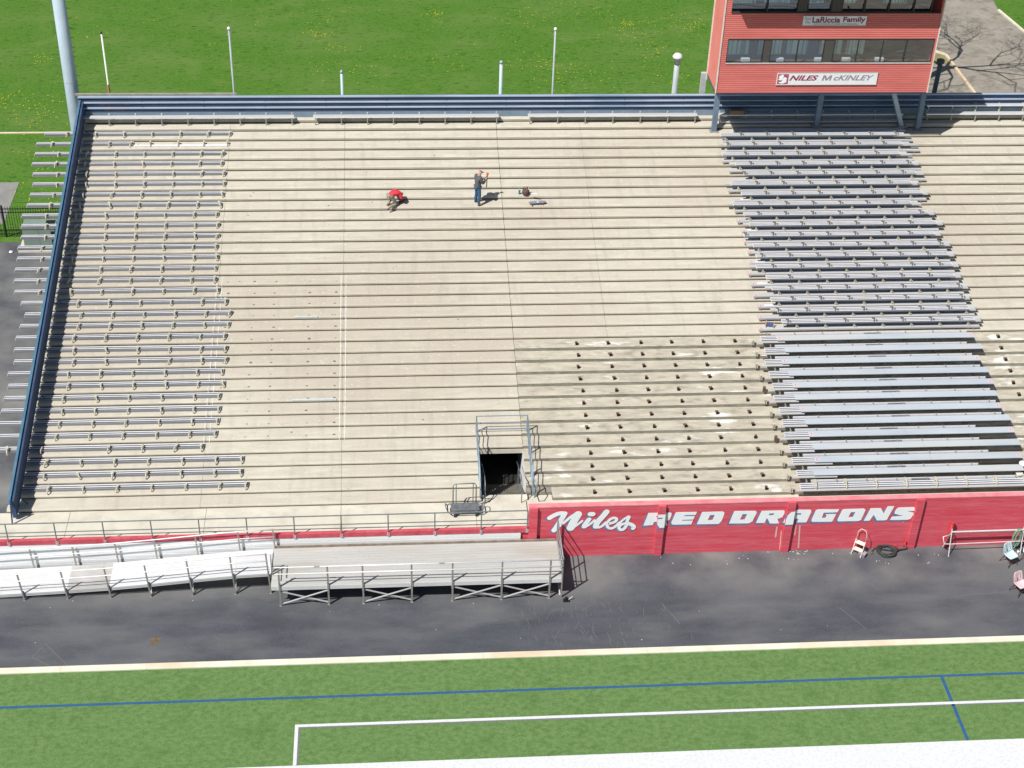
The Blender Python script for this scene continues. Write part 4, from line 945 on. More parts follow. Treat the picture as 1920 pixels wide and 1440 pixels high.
# signs
def text_obj(body, x0, x1, z0, z1, Y, mt, shear=.0, bold=.0, name='lettering', par=None):
    cu = bpy.data.curves.new(name, 'FONT'); cu.body = body; cu.offset = bold; cu.extrude = .001; cu.resolution_u = 6
    o = bpy.data.objects.new(name, cu); sc.collection.objects.link(o)
    dg = bpy.context.evaluated_depsgraph_get(); me = bpy.data.meshes.new_from_object(o.evaluated_get(dg)); bpy.data.objects.remove(o)
    for v in me.vertices: v.co.x += shear*v.co.y
    xs = [v.co.x for v in me.vertices]; ys = [v.co.y for v in me.vertices]
    sx = (x1-x0)/(max(xs)-min(xs)); sy = (z1-z0)/(max(ys)-min(ys)); mx_, my_ = min(xs), min(ys)
    for v in me.vertices:
        v.co = Vector((x0+(v.co.x-mx_)*sx, Y-v.co.z, z0+(v.co.y-my_)*sy))
    me.materials.clear(); me.materials.append(mt)
    r = bpy.data.objects.new(name, me); sc.collection.objects.link(r); r.parent = par; return r
SG = FY-.05
def sign(label, px0, px1, py0, py1, name):
    a_, c_ = ony(px0, py1, SG), ony(px1, py0, SG)
    t = thing(name, label, 'sign'); x0, x1, z0, z1 = a_.x, c_.x, a_.z, c_.z
    x1 = ony(px1-4, py1, SG).x
    MB().box(x0, x1, SG, SG+.03, z0, z1).build('board', mat('sign_white', (.76, .77, .80), (.80, .81, .84), scale=3, rough=.5), t)
    b = MB(); b.box(x0-.02, x1+.02, SG-.004, SG+.034, z0-.02, z0-.001).box(x0-.02, x1+.02, SG-.004, SG+.034, z1+.001, z1+.02); b.build('edge', mat('sign_edge', (.45, .44, .46), rough=.5), t)
    return t, x0, x1, z0, z1
mar = mat('maroon_letter', (.30, .03, .08), rough=.6); gry = mat('grey_letter', (.30, .26, .30), rough=.6); fnt = mat('faint_letter', (.60, .62, .62), rough=.6)
t, x0, x1, z0, z1 = sign('white school name sign with red emblem under the lower press box windows', 1455, 1646.5, 137, 159, 'name_sign')
W_ = x1-x0; H_ = z1-z0
MB().box(x0+.03, x0+.115*W_, SG-.003, SG-.001, z0+.06*H_, z0+.93*H_).build('emblem_ground', mat('emblem_red', (.42, .09, .14), rough=.6), t)
em = [(170, 205), (200, 178), (240, 160), (262, 180), (250, 215), (275, 208), (300, 215), (325, 235), (305, 255), (322, 288), (280, 312), (230, 322), (190, 308), (178, 285), (208, 292), (225, 285), (200, 262), (165, 248), (195, 225)]
me_ = [(x0+.03+(a_-155)/190*(.115*W_-.03), SG-.006, z0+(330-c_)/175*.87*H_+.06*H_) for a_, c_ in em]
cpt = (x0+.03+.5*(.115*W_-.03), SG-.006, z0+.45*H_); eb = MB()
for p_, q_ in zip(me_, me_[1:]+me_[:1]): eb.poly([cpt, p_, q_])
eb.build('emblem_beast', white, t)
text_obj('NILES', x0+.125*W_, x0+.41*W_, z0+.36*H_, z0+.82*H_, SG-.004, mar, .35, .03, par=t)
mw, mh, mx0, mz0 = .088*W_, .46*H_, x0+.448*W_, z0+.36*H_
MP = [(0, 0), (.2, 0), (.2, .62), (.44, 0), (.6, 0), (.82, .62), (.82, 0), (1, 0), (1, 1), (.76, 1), (.52, .34), (.28, 1), (0, 1)]
me_m = flat_letters([[(mx0+a_*mw+c_*.35*mh*.6, mz0+c_*mh) for a_, c_ in MP]], SG-.004, .001); me_m.materials.append(gry)
o = bpy.data.objects.new('lettering', me_m); sc.collection.objects.link(o); o.parent = t
text_obj('cKINLEY', x0+.565*W_, x0+.965*W_, z0+.36*H_, z0+.82*H_, SG-.004, gry, .35, .022, par=t)
t, x0, x1, z0, z1 = sign('white sponsor thank-you sign between the two press box window rows', 1504.5, 1627, 30.5, 47.5, 'sponsor_sign')
W_ = x1-x0; H_ = z1-z0
text_obj('Thank', x0+.02*W_, x0+.13*W_, z0+.58*H_, z0+.90*H_, SG-.004, gry, .4, .0, par=t)
text_obj('You', x0+.04*W_, x0+.12*W_, z0+.22*H_, z0+.50*H_, SG-.004, mar, .4, .0, par=t)
text_obj('LaRiccia', x0+.145*W_, x0+.585*W_, z0+.29*H_, z0+.93*H_, SG-.004, mar, 0, .03, par=t); text_obj('Family', x0+.63*W_, x0+.985*W_, z0+.20*H_, z0+.93*H_, SG-.004, mar, 0, .03, par=t)
text_obj('FOR SUPPORTING NILES CITY SCHOOLS', x0+.17*W_, x0+.88*W_, z0+.07*H_, z0+.21*H_, SG-.004, mat('teal_letter', (.10, .20, .25), rough=.6), .3, .01, par=t)

# ------------------------------------------------------------------ small things
# platform cart
ct = thing('platform_cart', 'flat metal cart with tall hoop handle parked on the lower walkway', 'cart', (2.62, 45.38, DECK), R(1.5))
MB().box(-.55, .55, -.22, .22, .26, .31).build('deck', mat('cart_grey', (.10, .11, .12), (.16, .17, .18), scale=4, rough=.6), ct)
MB().tube([(-.6, -.26, .22), (.6, -.26, .22), (.68, -.18, .24), (.68, .18, .24), (.6, .26, .26), (-.6, .26, .26), (-.68, .18, .24), (-.68, -.18, .24)], .026, 8, closed=True).build('bumper', grail, ct, smooth=True)
MB().tube([(-.45, .23, .3), (-.45, .25, 1.15), (-.38, .25, 1.26), (.38, .25, 1.26), (.45, .25, 1.15), (.45, .23, .3)], .022, 8).build('hoop_handle', grail, ct, smooth=True)
for x in (-.33, .33): MB().tube([(x, .24, .3), (x, .25, 1.25)], .018, 8).build('upright', grail, ct)
for x in (-.68, .68): MB().tube([(x, -.2, .26), (x*1.12, -.1, .42), (x*1.12, .1, .42), (x, .2, .26)], .02, 8).build('side_hoop', grail, ct, smooth=True)
for x in (-.42, .42):
    for y in (-.2, .2):
        c_ = MB(); c_.tube([(x-.03, y, .1), (x+.03, y, .1)], .1, 14); wq = c_.build('wheel', rubber, ct); MB().tube([(x-.034, y, .1), (x+.034, y, .1)], .045, 10).build('hub', wood, wq); MB().box(x-.05, x+.05, y-.03, y+.03, .17, .26).build('caster_fork', galv, ct)
# cable reel
cr = thing('cable_reel', 'small plywood cable reel standing at the left end of the bench rows', 'cable reel', (16.38, 54.62, rowz(14)+.19), R(-12))
for x in (-.17, .17): MB().tube([(x-.01, 0, 0), (x+.01, 0, 0)], .205, 24).build('flange', wood, cr); MB().tube([(x-.014, 0, 0), (x+.014, 0, 0)], .03, 10).build('hub_hole', black, cr)
MB().tube([(-.158, 0, 0), (.158, 0, 0)], .12, 16).build('cable_winding', bluedk, cr)
# cardboard boxes on the shaded bench
bxp = ony(1378, 206, 67.5)
t = thing('cardboard_box', 'open cardboard box standing on the shaded bench under the press box', 'box', (bxp.x+.05, 67.72, ZB+.003))
for (a_, c_, d_, e_) in ((-.2, .2, -.12, -.11), (-.2, .2, .11, .12), (-.2, -.19, -.109, .109), (.19, .2, -.109, .109)): MB().box(a_, c_, d_, e_, .01, .30).build('side_panel', cardb, t)
MB().box(-.2, .2, -.12, .12, 0, .009).build('bottom_panel', cardb, t)
t = thing('cardboard_box', 'flattened low cardboard box in front of the open one under the press box', 'box', (bxp.x+.1, 67.50, rowz(34)+.453))
MB().box(-.36, .36, -.09, .11, 0, .17).build('carton', cardb, t); MB().bar((.36, 0, .17), (.52, -.03, .12), .18, .006).build('flap', cardb, t)
# step ladder
sl_ = thing('step_ladder', 'small two-step white ladder with hoop handle by the red wall', 'step ladder', (18.16, 43.98, 0), R(-38))
for x in (-.22, .22):
    MB().bar((x, -.25, 0), (x, .08, .75), .03, .03).build('front_leg', mat('ladder_white', (.66, .55, .5), (.75, .66, .6), scale=8, rough=.5), sl_)
    MB().bar((x*.9, .36, 0), (x*.9, .03, .70), .025, .025).build('rear_leg', MATS['ladder_white'], sl_)
MB().tube([(-.22, .06, .7), (-.20, .12, 1.1), (-.1, .15, 1.27), (.1, .15, 1.27), (.20, .12, 1.1), (.22, .06, .7)], .016, 8).build('hoop_handle', MATS['ladder_white'], sl_, smooth=True)
sl_.scale = (.88, .88, .88)
for y, z in ((-.17, .27), (-.03, .56)): MB().box(-.205, .205, y-.02, y+.20, z-.015, z+.015).build('step', mat('step_cream', (.72, .66, .54), (.8, .75, .62), scale=8, rough=.6), sl_)
MB().box(-.19, .19, .25, .27, .05, .09).build('rear_spreader', galv, sl_)
t = thing('grey_box', 'little grey box standing under the white step ladder', 'box', (18.28, 43.80, .004), R(-38)); MB().box(-.13, .13, -.1, .1, 0, .15).build('case', mat('box_grey', (.2, .19, .22), rough=.6), t); MB().box(-.14, .14, -.11, .11, .151, .18).build('lid', mat('box_lid', (.33, .31, .35), rough=.5), t)
# black hose coil
hc = onz(1661, 1033); hs = thing('black_hose', 'coiled thick black hose lying on the asphalt beside the red wall', 'hose', (hc.x, 43.98, .004))
pts = []; random.seed(6)
for i in range(150):
    a_ = i*.29; r_ = .33+.055*math.sin(i*.37)+.02*math.sin(i*1.1); pts.append((r_*math.cos(a_), r_*math.sin(a_)*.95, .03+.10*(i/150)+.02*math.sin(i*.8)))
pts += [(.5, .02, .10), (.8, .1, .03), (.95, .2, .05), (1.0, .25, .12)]
pts = [(-.62, -.08, .02), (-.55, .08, .02), (-.42, .2, .03)]+pts
MB().tube(pts, .032, 8).build('coil', rubber, hs, smooth=True)
MB().tube([(-.62, -.13, .03), (-.62, -.05, .03)], .045, 8).build('end_coupling', rust, hs)
sp = thing('red_spigot', 'short red painted pipe spigot at the foot of the red wall', 'spigot', (20.05, 44.2, 0))
MB().tube([(0, .04, .38), (0, -.1, .40), (-.02, -.16, .34), (-.05, -.18, .2)], .03, 8).build('pipe', mat('red_pipe', (.5, .04, .05), rough=.5), sp, smooth=True)
MB().tube([(-.45, .0, .1), (-.35, -.06, .22), (-.28, -.08, .1), (-.3, -.1, .02)], .03, 8).build('elbow', MATS['red_pipe'], sp, smooth=True); MB().lathe([(.05, 0), (.05, .02)], (0, -.1, .44), 8).build('handle', MATS['red_pipe'], sp)
# pipe rack leaning on the wall
pr = thing('pipe_rack', 'galvanised pipe frame leaning along the red wall at the right', 'pipe frame')
gp = mat('galv_pale', (.60, .60, .60), (.72, .72, .72), scale=5, rough=.4, metal=.2)
MB().tube([(21.75, 43.95, 1.0), (24.6, 43.95, 1.02), (27.0, 43.95, 1.04)], .035, 8).build('top_pipe', gp, pr)
MB().tube([(21.75, 44.02, .80), (24.4, 44.05, .82)], .018, 8).build('upper_pipe', gp, pr)
MB().tube([(21.75, 43.98, .82), (21.45, 43.9, .80), (21.5, 43.8, .52), (21.8, 43.82, .48), (24.6, 43.86, .5), (27, 43.86, .5)], .022, 8).build('lower_pipe', gp, pr, smooth=True)
for X in (21.78, 24.7):
    MB().tube([(X, 44.0, 1.12), (X-.05, 43.62, 0)], .022, 8).build('leg', gp, pr); MB().tube([(X, 43.96, 1.0), (X-.1, 44.2, .0)], .022, 8).build('leg', gp, pr)
t = thing('red_standpipe', 'stubby red standpipe rising in front of the red wall', 'pipe', (21.76, 44.12, 0))
MB().tube([(0, 0, 0), (.02, 0, .7), (.04, -.03, 1.32)], .055, 10).build('pipe', MATS['red_pipe'], t, smooth=True); MB().lathe([(.075, 0), (.075, .05), (.02, .07)], (.04, -.03, 1.32), 10).build('cap', MATS['red_pipe'], t)
gh = thing('green_hose', 'green garden hose looped over the pipe frame at the right edge', 'hose', (24.45, 43.9, 0)); pts = []
for i in range(90):
    a_ = i*.42; pts.append((.13*math.cos(a_)+.05*math.sin(i*.21)+.04, -.06+.0012*i, .66+.42*math.sin(a_)+.02*math.sin(i*.6)))
pts += [(.0, -.1, .3), (-.1, -.15, .1), (-.12, -.3, .03), (-.02, -.5, .02)]
MB().tube(pts, .016, 6).build('loops', mat('hose_green', (.13, .30, .21), (.2, .38, .28), scale=6, rough=.5), gh, smooth=True)
# chairs
def chair(label, X, Y, rz_, mt):
    t = thing('shell_chair', label, 'chair', (X, Y, 0), rz_, 'plastic shell chairs on the asphalt')
    # shell cross-section (y forward is -Y): profile (y, z, halfwidth, curl)
    prof = [(-.24, .42, .17, .0), (-.22, .445, .215, .01), (-.10, .425, .235, .04), (.04, .415, .235, .055), (.15, .44, .23, .06), (.20, .52, .225, .06), (.235, .63, .22, .05), (.26, .74, .21, .035), (.275, .82, .18, .02), (.28, .845, .12, .0)]
    seat, back = MB(), MB(); n = 9
    def row(p): return [(p[2]*(2*i/(n-1)-1), p[0]-(p[3]*abs(2*i/(n-1)-1)**2.5 if p[1] > .5 else 0), p[1]+(p[3]*abs(2*i/(n-1)-1)**2.5 if p[1] <= .5 else 0)) for i in range(n)]
    for k_ in range(len(prof)-1):
        tgt = seat if k_ < 4 else back
        r0, r1 = row(prof[k_]), row(prof[k_+1])
        for i in range(n-1):
            if 5 <= k_ <= 7 and i in (1, 3, 4, 6):
                # slotted back: leave a narrow opening
                m = .28
                a_, b2, c_, d_ = [Vector(v) for v in (r0[i], r0[i+1], r1[i+1], r1[i])]
                tgt.poly([a_, a_.lerp(b2, m), d_.lerp(c_, m), d_]); tgt.poly([a_.lerp(b2, 1-m), b2, c_, d_.lerp(c_, 1-m)]); continue
            tgt.poly([r0[i], r0[i+1], r1[i+1], r1[i]])
    for nm_, b_2 in (('seat', seat), ('backrest', back)):
        o = b_2.build(nm_, mt, t, smooth=True); bm_ = bmesh.new(); bm_.from_mesh(o.data); bmesh.ops.remove_doubles(bm_, verts=bm_.verts, dist=.0004); bmesh.ops.recalc_face_normals(bm_, faces=bm_.faces); bm_.to_mesh(o.data); bm_.free(); sm = o.modifiers.new('thick', 'SOLIDIFY'); sm.thickness = .014
    for sx_ in (-1, 1):
        for y0, y1 in ((-.13, -.27), (.10, .25)):
            MB().tube([(sx_*.14, y0, .40), (sx_*.235, y1, 0.0)], .015, 6).build('leg', mat('leg_brown', (.07, .04, .035), rough=.5), t)
    for y in (-.2, .17): MB().tube([(-.19, y, .2), (.19, y, .2)], .010, 6).build('stretcher', MATS['leg_brown'], t)
    MB().box(-.16, .16, -.15, .12, .385, .405).build('seat_support', black, t)
    return t
cb_ = mat('shell_pale_blue', (.50, .64, .68), (.56, .70, .73), scale=3, rough=.4, spec=.5); cpk = mat('shell_pink', (.68, .50, .52), (.74, .56, .57), scale=3, rough=.4, spec=.5)
q = onz(1890, 1055); chair('pale blue slotted shell chair standing alone by the pipe frame', q.x, q.y, R(24), cb_)
q = onz(1909, 1110); chair('pink slotted shell chair on the asphalt, nearest to the turf', q.x, q.y, R(22), cpk)
q = onz(1926, 1047); chair('pale blue shell chair cut off by the right picture edge', q.x, q.y, R(-30), cb_)
t = thing('cup', 'white paper cup lying between the two pale blue chairs', 'cup', (onz(1908, 1038).x, onz(1908, 1038).y, .03)); MB().lathe([(.035, 0), (.045, .09)], (0, 0, 0), 10).build('body', mat('cup_white', (.8, .8, .8), rough=.5), t); MB().lathe([(.048, 0), (.048, .01)], (0, 0, .0905), 10).build('lid', MATS['cup_white'], t)
# buckets
for (px, py, k, r_, lab, mt_) in ((1917, 884, 1, .17, 'black bucket with bright white lid, upper of the pair', 'lid_white'), (1908, 900, 0, .14, 'black bucket with cream lid, lower of the pair', 'lid_cream')):
    q = onz(px, py, rowz(k+1)); t = thing('bucket', lab+', by the last bench frame', 'bucket', (q.x, max(q.y, rowY(k)+.18), rowz(k+1)))
    MB().lathe([(r_*.82, 0), (r_, .30), (r_*1.04, .305), (r_*1.04, .33)], (0, 0, 0), 18).build('body', black, t, smooth=False)
    MB().lathe([(r_*1.06, 0), (r_*1.06, .03), (r_*.9, .035)], (0, 0, .331), 18).build('lid', mat(mt_, (.82, .82, .80) if 'white' in mt_ else (.62, .60, .50), rough=.5), t)
# tools beside the standing worker
z = rowz(27)
q = onz(989, 385, z); t = thing('tool_bag', 'dark red round tool bag full of tools beside the standing worker', 'tool bag', (q.x, rowY(26)+.12, z)); mb = MB()
MB().lathe([(.14, 0), (.18, .08), (.17, .2), (.13, .26)], (0, 0, 0), 14).build('bag', mat('bag_red', (.07, .03, .03), (.14, .09, .08), scale=16, rough=.8), t, smooth=True)
MB().tube([(-.14, 0, .2), (-.1, .03, .38), (.1, .03, .38), (.14, 0, .2)], .014, 6).build('handle', rubber, t, smooth=True)
for i_, (a_, c_) in enumerate(((-.06, .02), (.05, .05), (.02, -.06), (.08, -.02))): MB().tube([(a_, c_, .18), (a_*1.6, c_*1.6+.02, .34)], .016, 6).build('tool', [mat('tool_white', (.6, .6, .55), rough=.4), rubber, galv, MATS['tool_white']][i_], t)
q = onz(977, 384, z); t = thing('spray_can', 'teal spray can standing left of the tool bag', 'spray can', (q.x, rowY(26)+.16, z)); MB().lathe([(.045, 0), (.045, .2), (.025, .23)], (0, 0, 0), 12).build('can', mat('can_teal', (.04, .18, .26), rough=.4), t); MB().lathe([(.02, 0), (.02, .04)], (0, 0, .2305), 8).build('nozzle', mat('paper_white', (.7, .7, .7), rough=.8), t)
z = rowz(26); q = onz(1010, 402, z); t = thing('skateboard', 'grey skateboard with small red wheels lying on a bare tread', 'skateboard', (q.x+.02, rowY(25)+.14, z), R(6))
dk = []; 
for i in range(20):
    a_ = 2*math.pi*i/20; dk.append((.42*math.copysign(abs(math.cos(a_))**.7, math.cos(a_)), .115*math.copysign(abs(math.sin(a_))**.7, math.sin(a_))))
b = MB(); b.poly([(x, y, .125) for x, y in dk]); b.poly([(x, y, .11) for x, y in dk][::-1])
for i in range(20):
    p_, q_ = dk[i], dk[(i+1) % 20]; b.poly([(p_[0], p_[1], .11), (q_[0], q_[1], .11), (q_[0], q_[1], .125), (p_[0], p_[1], .125)])
b.build('deck', mat('deck_grey', (.16, .19, .24), (.22, .25, .30), scale=5, rough=.7), t)
MB().box(-.03, .05, -.06, .06, .1255, .128).build('grip_patch', aluw, t)
for x in (-.27, .25):
    MB().box(x-.03, x+.03, -.08, .08, .06, .1095).build('truck', galv, t)
    for y in (-.1, .1): MB().tube([(x, y-.02, .035), (x, y+.02, .035)], .035, 10).build('wheel', mat('wheel_red', (.4, .05, .07), rough=.5), t)
z = rowz(28); q = onz(1001, 364, z); t = tag(MB().poly([(q.x-.16, q.y+.05, z+.006), (q.x+.16, q.y-.02, z+.01), (q.x+.17, q.y+.02, z+.02), (q.x-.15, q.y+.10, z+.012)]).build('paper_slip', MATS['paper_white']), 'white strip of paper lying above the tool bag', 'paper')
# cabinet, iron fence on the left yard
cbx = thing('utility_cabinet', 'grey-green utility cabinet on a concrete pad behind the blue side rail', 'cabinet', (-17.75, 68.35, 0))
MB().box(-1.15, .95, -.25, 1.15, .004, .10).build('concrete_pad', concp, cbx)
MB().box(-.85, .75, 0, .9, .101, 1.25).build('body', greenc, cbx); b = MB(); b.box(-.88, .78, -.03, .93, 1.251, 1.30); b.build('lid', greenc, cbx)
MB().box(.25, .72, .3, .8, 1.301, 1.306).build('warning_panel', black, cbx); MB().box(-.06, -.05, -.004, -.001, .15, 1.2).build('door_gap', black, cbx); MB().box(.55, .74, -.006, -.002, .2, 1.1).build('dark_vent', black, cbx)
fe = thing('iron_fence', 'black iron picket fence across the yard left of the stand', 'fence')
fy = 69.75
for z in (.16, 1.42, 1.62): MB().box(-34, -15.2, fy-.018, fy+.018, z, z+.035).build('rail', black, fe)
x = -33.95; pk = MB(); n = 0
x = -24.0
while x < -15.25:
    MB().box(x-.01, x+.01, fy-.01, fy+.01, .08, 1.78).build('picket', black, fe); x += .125
for X in (-26, -22.9, -19.8, -16.7): MB().box(X-.035, X+.035, fy-.035, fy+.035, 0, 1.85).build('post', black, fe)
t = thing('litter', 'crumpled white scrap on the dark yard below the cabinet', 'litter', (onz(21, 474).x, onz(21, 474).y, .004)); MB().lathe([(.07, 0), (.11, .05), (.06, .1), (.02, .12)], (0, 0, 0), 7).build('scrap', MATS['paper_white'], t)

# bare tree behind the press box
random.seed(19)
tr = thing('bare_tree', 'leafless spreading tree standing hidden behind the press box', 'tree', (32.2, 87.2, 0))
TB, CB = MB(), MB()
def grow(b, p, d, L, r, depth):
    n = 3; pts = [p]; q = p.copy(); dd_ = d.copy()
    for i in range(n):
        dd_ = (dd_+Vector((random.gauss(0, .12), random.gauss(0, .12), random.gauss(.02, .08)))).normalized(); q = q+dd_*L/n; pts.append(q.copy())
    b.tube(pts, r, 5 if depth > 1 else 7, r2=r*.62, cap=False)
    if depth >= 7: return
    for c_ in range(3 if depth < 4 else random.choice((2, 2, 3))):
        a_ = Vector((random.gauss(0, 1), random.gauss(0, 1), random.gauss(.12, .55))).normalized()
        nd = (dd_*.85+a_*.75).normalized(); st_ = pts[-1] if c_ else pts[-2]
        grow(b, st_, nd, L*random.uniform(.66, .86), r*.58, depth+1)
TB.tube([(0, 0, 0), (.05, 0, 3.5), (.1, .1, 7.6)], .36, 10, r2=.22)
for a_ in range(6):
    t_ = a_*1.05+.3; grow(CB, Vector((.1, .1, 6.6+.2*a_)), Vector((math.cos(t_), math.sin(t_), .75)).normalized(), 3.1, .11, 1)
TB.build('trunk', bark, tr, smooth=True); CB.build('crown', bark, tr)

# ------------------------------------------------------------------ people
def skinned(name, V, E_, mt, par, sub=2):
    me = bpy.data.meshes.new(name); me.from_pydata([v[0] for v in V], E_, [])
    o = bpy.data.objects.new(name, me); sc.collection.objects.link(o)
    md = o.modifiers.new('skin', 'SKIN'); md.use_smooth_shade = True
    for i, v in enumerate(V):
        sv = me.skin_vertices[0].data[i]; r = v[1]; sv.radius = (r, r) if not isinstance(r, tuple) else r; sv.use_root = (i == 0)
    if sub: ss = o.modifiers.new('sub', 'SUBSURF'); ss.levels = sub; ss.render_levels = sub
    dg = bpy.context.evaluated_depsgraph_get(); m2 = bpy.data.meshes.new_from_object(o.evaluated_get(dg)); bpy.data.objects.remove(o)
    m2.materials.clear(); m2.materials.append(mt)
    r = bpy.data.objects.new(name, m2); sc.collection.objects.link(r); r.parent = par; return r
def person(label, loc, rz_, J, cloth, extra=None):
    t = thing('person', label, 'person', loc, rz_)
    def body_graph(s=1., parts='all'):
        V, E_ = [], []; ix = {}
        def add(n, r): ix[n] = len(V); V.append((J[n], r)); 
        def ln(*ns):
            for a_, c_ in zip(ns, ns[1:]): E_.append((ix[a_], ix[c_]))
        rad = dict(pelvis=(.10, .08), spine=(.12, .095), chest=(.15, .11), neck=.055, head=.085, crown=.085, hipL=.09, hipR=.09, kneeL=.065, kneeR=.065, ankL=.045, ankR=.045, toeL=.04, toeR=.04,
                   shL=.065, shR=.065, elL=.045, elR=.045, wrL=.03, wrR=.03, hdL=.036, hdR=.036)
        for n in rad: add(n, rad[n] if not isinstance(rad[n], tuple) else rad[n])
        ln('pelvis', 'spine', 'chest', 'neck', 'head', 'crown')
        for s_ in 'LR': ln('pelvis', 'hip'+s_, 'knee'+s_, 'ank'+s_, 'toe'+s_); ln('chest', 'sh'+s_, 'el'+s_, 'wr'+s_, 'hd'+s_)
        for s_ in 'LR':
            h = Vector(J['hd'+s_]); w__ = Vector(J['wr'+s_]); d = (h-w__).normalized(); sd = d.cross(Vector((0, 0, 1))).normalized()
            for f_, (o_, L_) in enumerate(((-.03, .065), (-.01, .075), (.01, .072), (.03, .055))):
                i0 = len(V); V.append((tuple(h+sd*o_+d*.02), .011)); V.append((tuple(h+sd*o_+d*(.02+L_)), .009)); E_.append((ix['hd'+s_], i0)); E_.append((i0, i0+1))
            i0 = len(V); V.append((tuple(h-d*.01-sd*.045), .012)); V.append((tuple(h+d*.03-sd*.06), .010)); E_.append((ix['hd'+s_], i0)); E_.append((i0, i0+1))
        return V, E_
    V, E_ = body_graph(); bd = skinned('body', V, E_, skin, t)
    H = Vector(J['head']); Cn = Vector(J['crown']); up = (Cn-H).normalized(); fw = Vector(J['face'])
    nose = MB(); pnt = H+up*.02+fw*.09; nose.obox(pnt, fw*.02, fw.cross(up).normalized()*.012, up*.022); nose.build('nose', skin, t)
    for s_ in (-1, 1):
        sd = fw.cross(up).normalized()
        e_ = MB(); e_.obox(H+up*.045+fw*.083+sd*s_*.032, fw*.006, sd*.012, up*.007); e_.build('eye', black, t)
        e_ = MB(); e_.obox(H+up*.02+sd*s_*.088, fw*.018, sd*.009, up*.028); e_.build('ear', skin, t)
    e_ = MB(); e_.obox(H-up*.03+fw*.082, fw*.005, sd*.024, up*.006); e_.build('mouth', mat('lip', (.35, .12, .10), rough=.6), t)
    def g(chains, rads, nm_, mt_):
        V, E_, ix = [], [], {}
        for ch in chains:
            for n in ch:
                if n not in ix: ix[n] = len(V); V.append((J[n], rads[n]))
            for a_, c_ in zip(ch, ch[1:]): E_.append((ix[a_], ix[c_]))
        return skinned(nm_, V, E_, mt_, t)
    g([('hem', 'pelvis', 'spine', 'chest', 'collar'), ('chest', 'shL', 'elL', 'wrL'), ('chest', 'shR', 'elR', 'wrR')], dict(hem=(.175, .14), pelvis=(.18, .15), spine=(.175, .145), chest=(.205, .16), collar=.085, shL=.095, shR=.095, elL=.068, elR=.068, wrL=.048, wrR=.048), 'jacket', cloth[0])
    g([('pelvis', 'hipL', 'kneeL', 'ankL'), ('pelvis', 'hipR', 'kneeR', 'ankR')], dict(pelvis=(.14, .115), hipL=.10, hipR=.10, kneeL=.085, kneeR=.085, ankL=.068, ankR=.068), 'trousers', cloth[1])
    for s_ in 'LR':
        a_, c_ = Vector(J['ank'+s_]), Vector(J['toe'+s_]); d = (c_-a_).normalized()
        skinned('shoe', [(tuple(a_-d*.04-Vector((0, 0, .03))), .055), (tuple(a_+d*.08-Vector((0, 0, .035))), .052), (tuple(c_+d*.02), .042)], [(0, 1), (1, 2)], cloth[2], t)
    skinned('cap', [(tuple(H+up*.05-fw*.02), .098), (tuple(Cn+up*.015-fw*.01), .085)], [(0, 1)], cloth[3], t)
    if cloth[4]: b_ = MB(); b_.obox(H+up*.06+fw*.12, fw*.055, fw.cross(up).normalized()*.07, up*.008); b_.build('cap_brim', cloth[3], t)
    return t
J1 = dict(hem=(0, -.02, .86), pelvis=(0, -.02, .95), spine=(0, -.01, 1.14), chest=(0, .0, 1.36), collar=(0, .03, 1.50), neck=(0, .05, 1.52), head=(0, .10, 1.61), crown=(0, .14, 1.70), face=Vector((0, .90, -.44)).normalized(),
          hipL=(-.10, -.02, .90), hipR=(.10, -.02, .90), kneeL=(-.16, .02, .50), kneeR=(.13, .0, .50), ankL=(-.22, -.02, .09), ankR=(.14, -.06, .09), toeL=(-.26, .16, .045), toeR=(.17, .12, .045),
          shL=(-.19, .0, 1.42), shR=(.19, .0, 1.42), elL=(-.25, .10, 1.14), elR=(.25, .10, 1.14), wrL=(-.10, .33, 1.18), wrR=(.10, .34, 1.26), hdL=(-.03, .38, 1.20), hdR=(.05, .40, 1.30))
z = rowz(26)
jk = mat('grey_jacket', (.075, .075, .085), (.12, .12, .13), scale=14, rough=.8); jn = mat('blue_jeans', (.03, .085, .17), (.06, .13, .23), scale=14, rough=.85); bt = mat('brown_boot', (.07, .045, .035), (.1, .07, .05), scale=14, rough=.7); cpm = mat('tan_cap', (.17, .13, .09), (.24, .19, .14), scale=16, rough=.85)
person('standing worker in grey jacket and blue jeans holding an orange-topped tool', (3.98, 62.2, z), R(-62), J1, (jk, jn, bt, cpm, True))
hf = Matrix.Rotation(R(-62), 3, 'Z') @ Vector((.03, .44, 1.05)); bx0 = Vector((3.98, 62.2, z))+hf
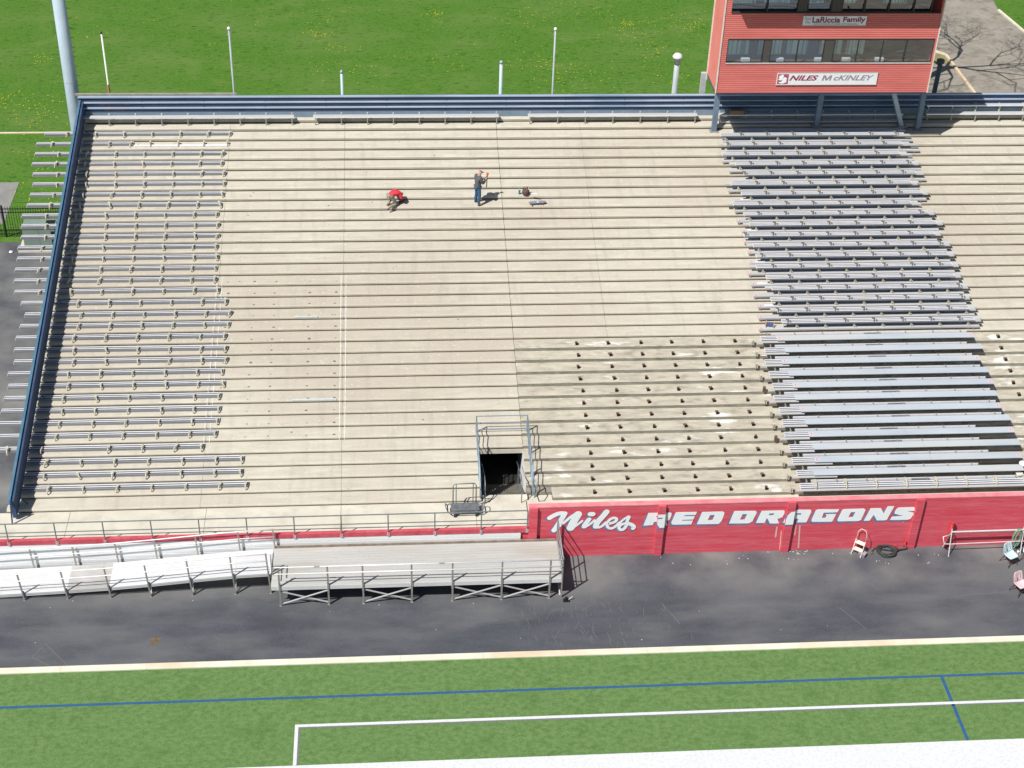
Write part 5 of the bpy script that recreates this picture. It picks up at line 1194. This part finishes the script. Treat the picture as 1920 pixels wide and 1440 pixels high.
t = thing('hand_tool', 'upright tool with bright orange head held by the standing worker', 'tool', tuple(bx0), R(-62))
MB().tube([(0, -.01, -.25), (0, 0, 0), (0, .02, .32)], .022, 8).build('shaft', rubber, t); MB().tube([(0, .02, .33), (0, .03, .47)], .045, 8, r2=.06).build('head', mat('orange_tool', (.75, .16, .06), rough=.5), t); MB().box(-.02, .10, .01, .04, .47, .50).build('tip', MATS['orange_tool'], t)
J2 = dict(hem=(0, -.03, .55), pelvis=(0, .02, .56), spine=(0, .20, .64), chest=(0, .40, .62), collar=(0, .53, .54), neck=(0, .55, .52), head=(0, .64, .44), crown=(0, .72, .38), face=Vector((0, -.35, -.93)).normalized(),
          hipL=(-.10, .02, .54), hipR=(.10, .0, .54), kneeL=(-.16, .30, .34), kneeR=(.15, .22, .12), ankL=(-.14, -.06, .09), ankR=(.14, -.22, .10), toeL=(-.15, .11, .045), toeR=(.14, -.30, .045),
          shL=(-.18, .44, .58), shR=(.18, .44, .58), elL=(-.24, .50, .34), elR=(.26, .46, .36), wrL=(-.12, .62, .27), wrR=(.12, .60, .27), hdL=(-.08, .68, .25), hdR=(.08, .67, .25))
rj = mat('red_hoodie', (.62, .03, .055), (.75, .06, .09), scale=12, rough=.8); kh = mat('khaki_trousers', (.24, .22, .165), (.33, .30, .24), scale=12, rough=.85); bk = mat('grey_boot', (.08, .08, .07), (.12, .12, .1), scale=12, rough=.8)
q = onz(733, 389, z)
person('crouching worker in red hoodie and khaki trousers, back to the camera', (q.x-.02, rowY(25)+.06, z), R(-50), J2, (rj, kh, bk, rj, False))
t = thing('power_drill', 'black drill with red end lying on the tread beside the crouching worker', 'drill', (onz(754, 382, z).x, rowY(25)+.42, z+.03), R(28))
MB().tube([(-.16, 0, .03), (.05, 0, .03)], .03, 8).build('barrel', black, t); MB().tube([(.05, 0, .03), (.14, 0, .03)], .035, 8).build('chuck', MATS['wheel_red'], t); MB().bar((-.12, 0, .03), (-.20, -.14, .02), .04, .05).build('grip', black, t)
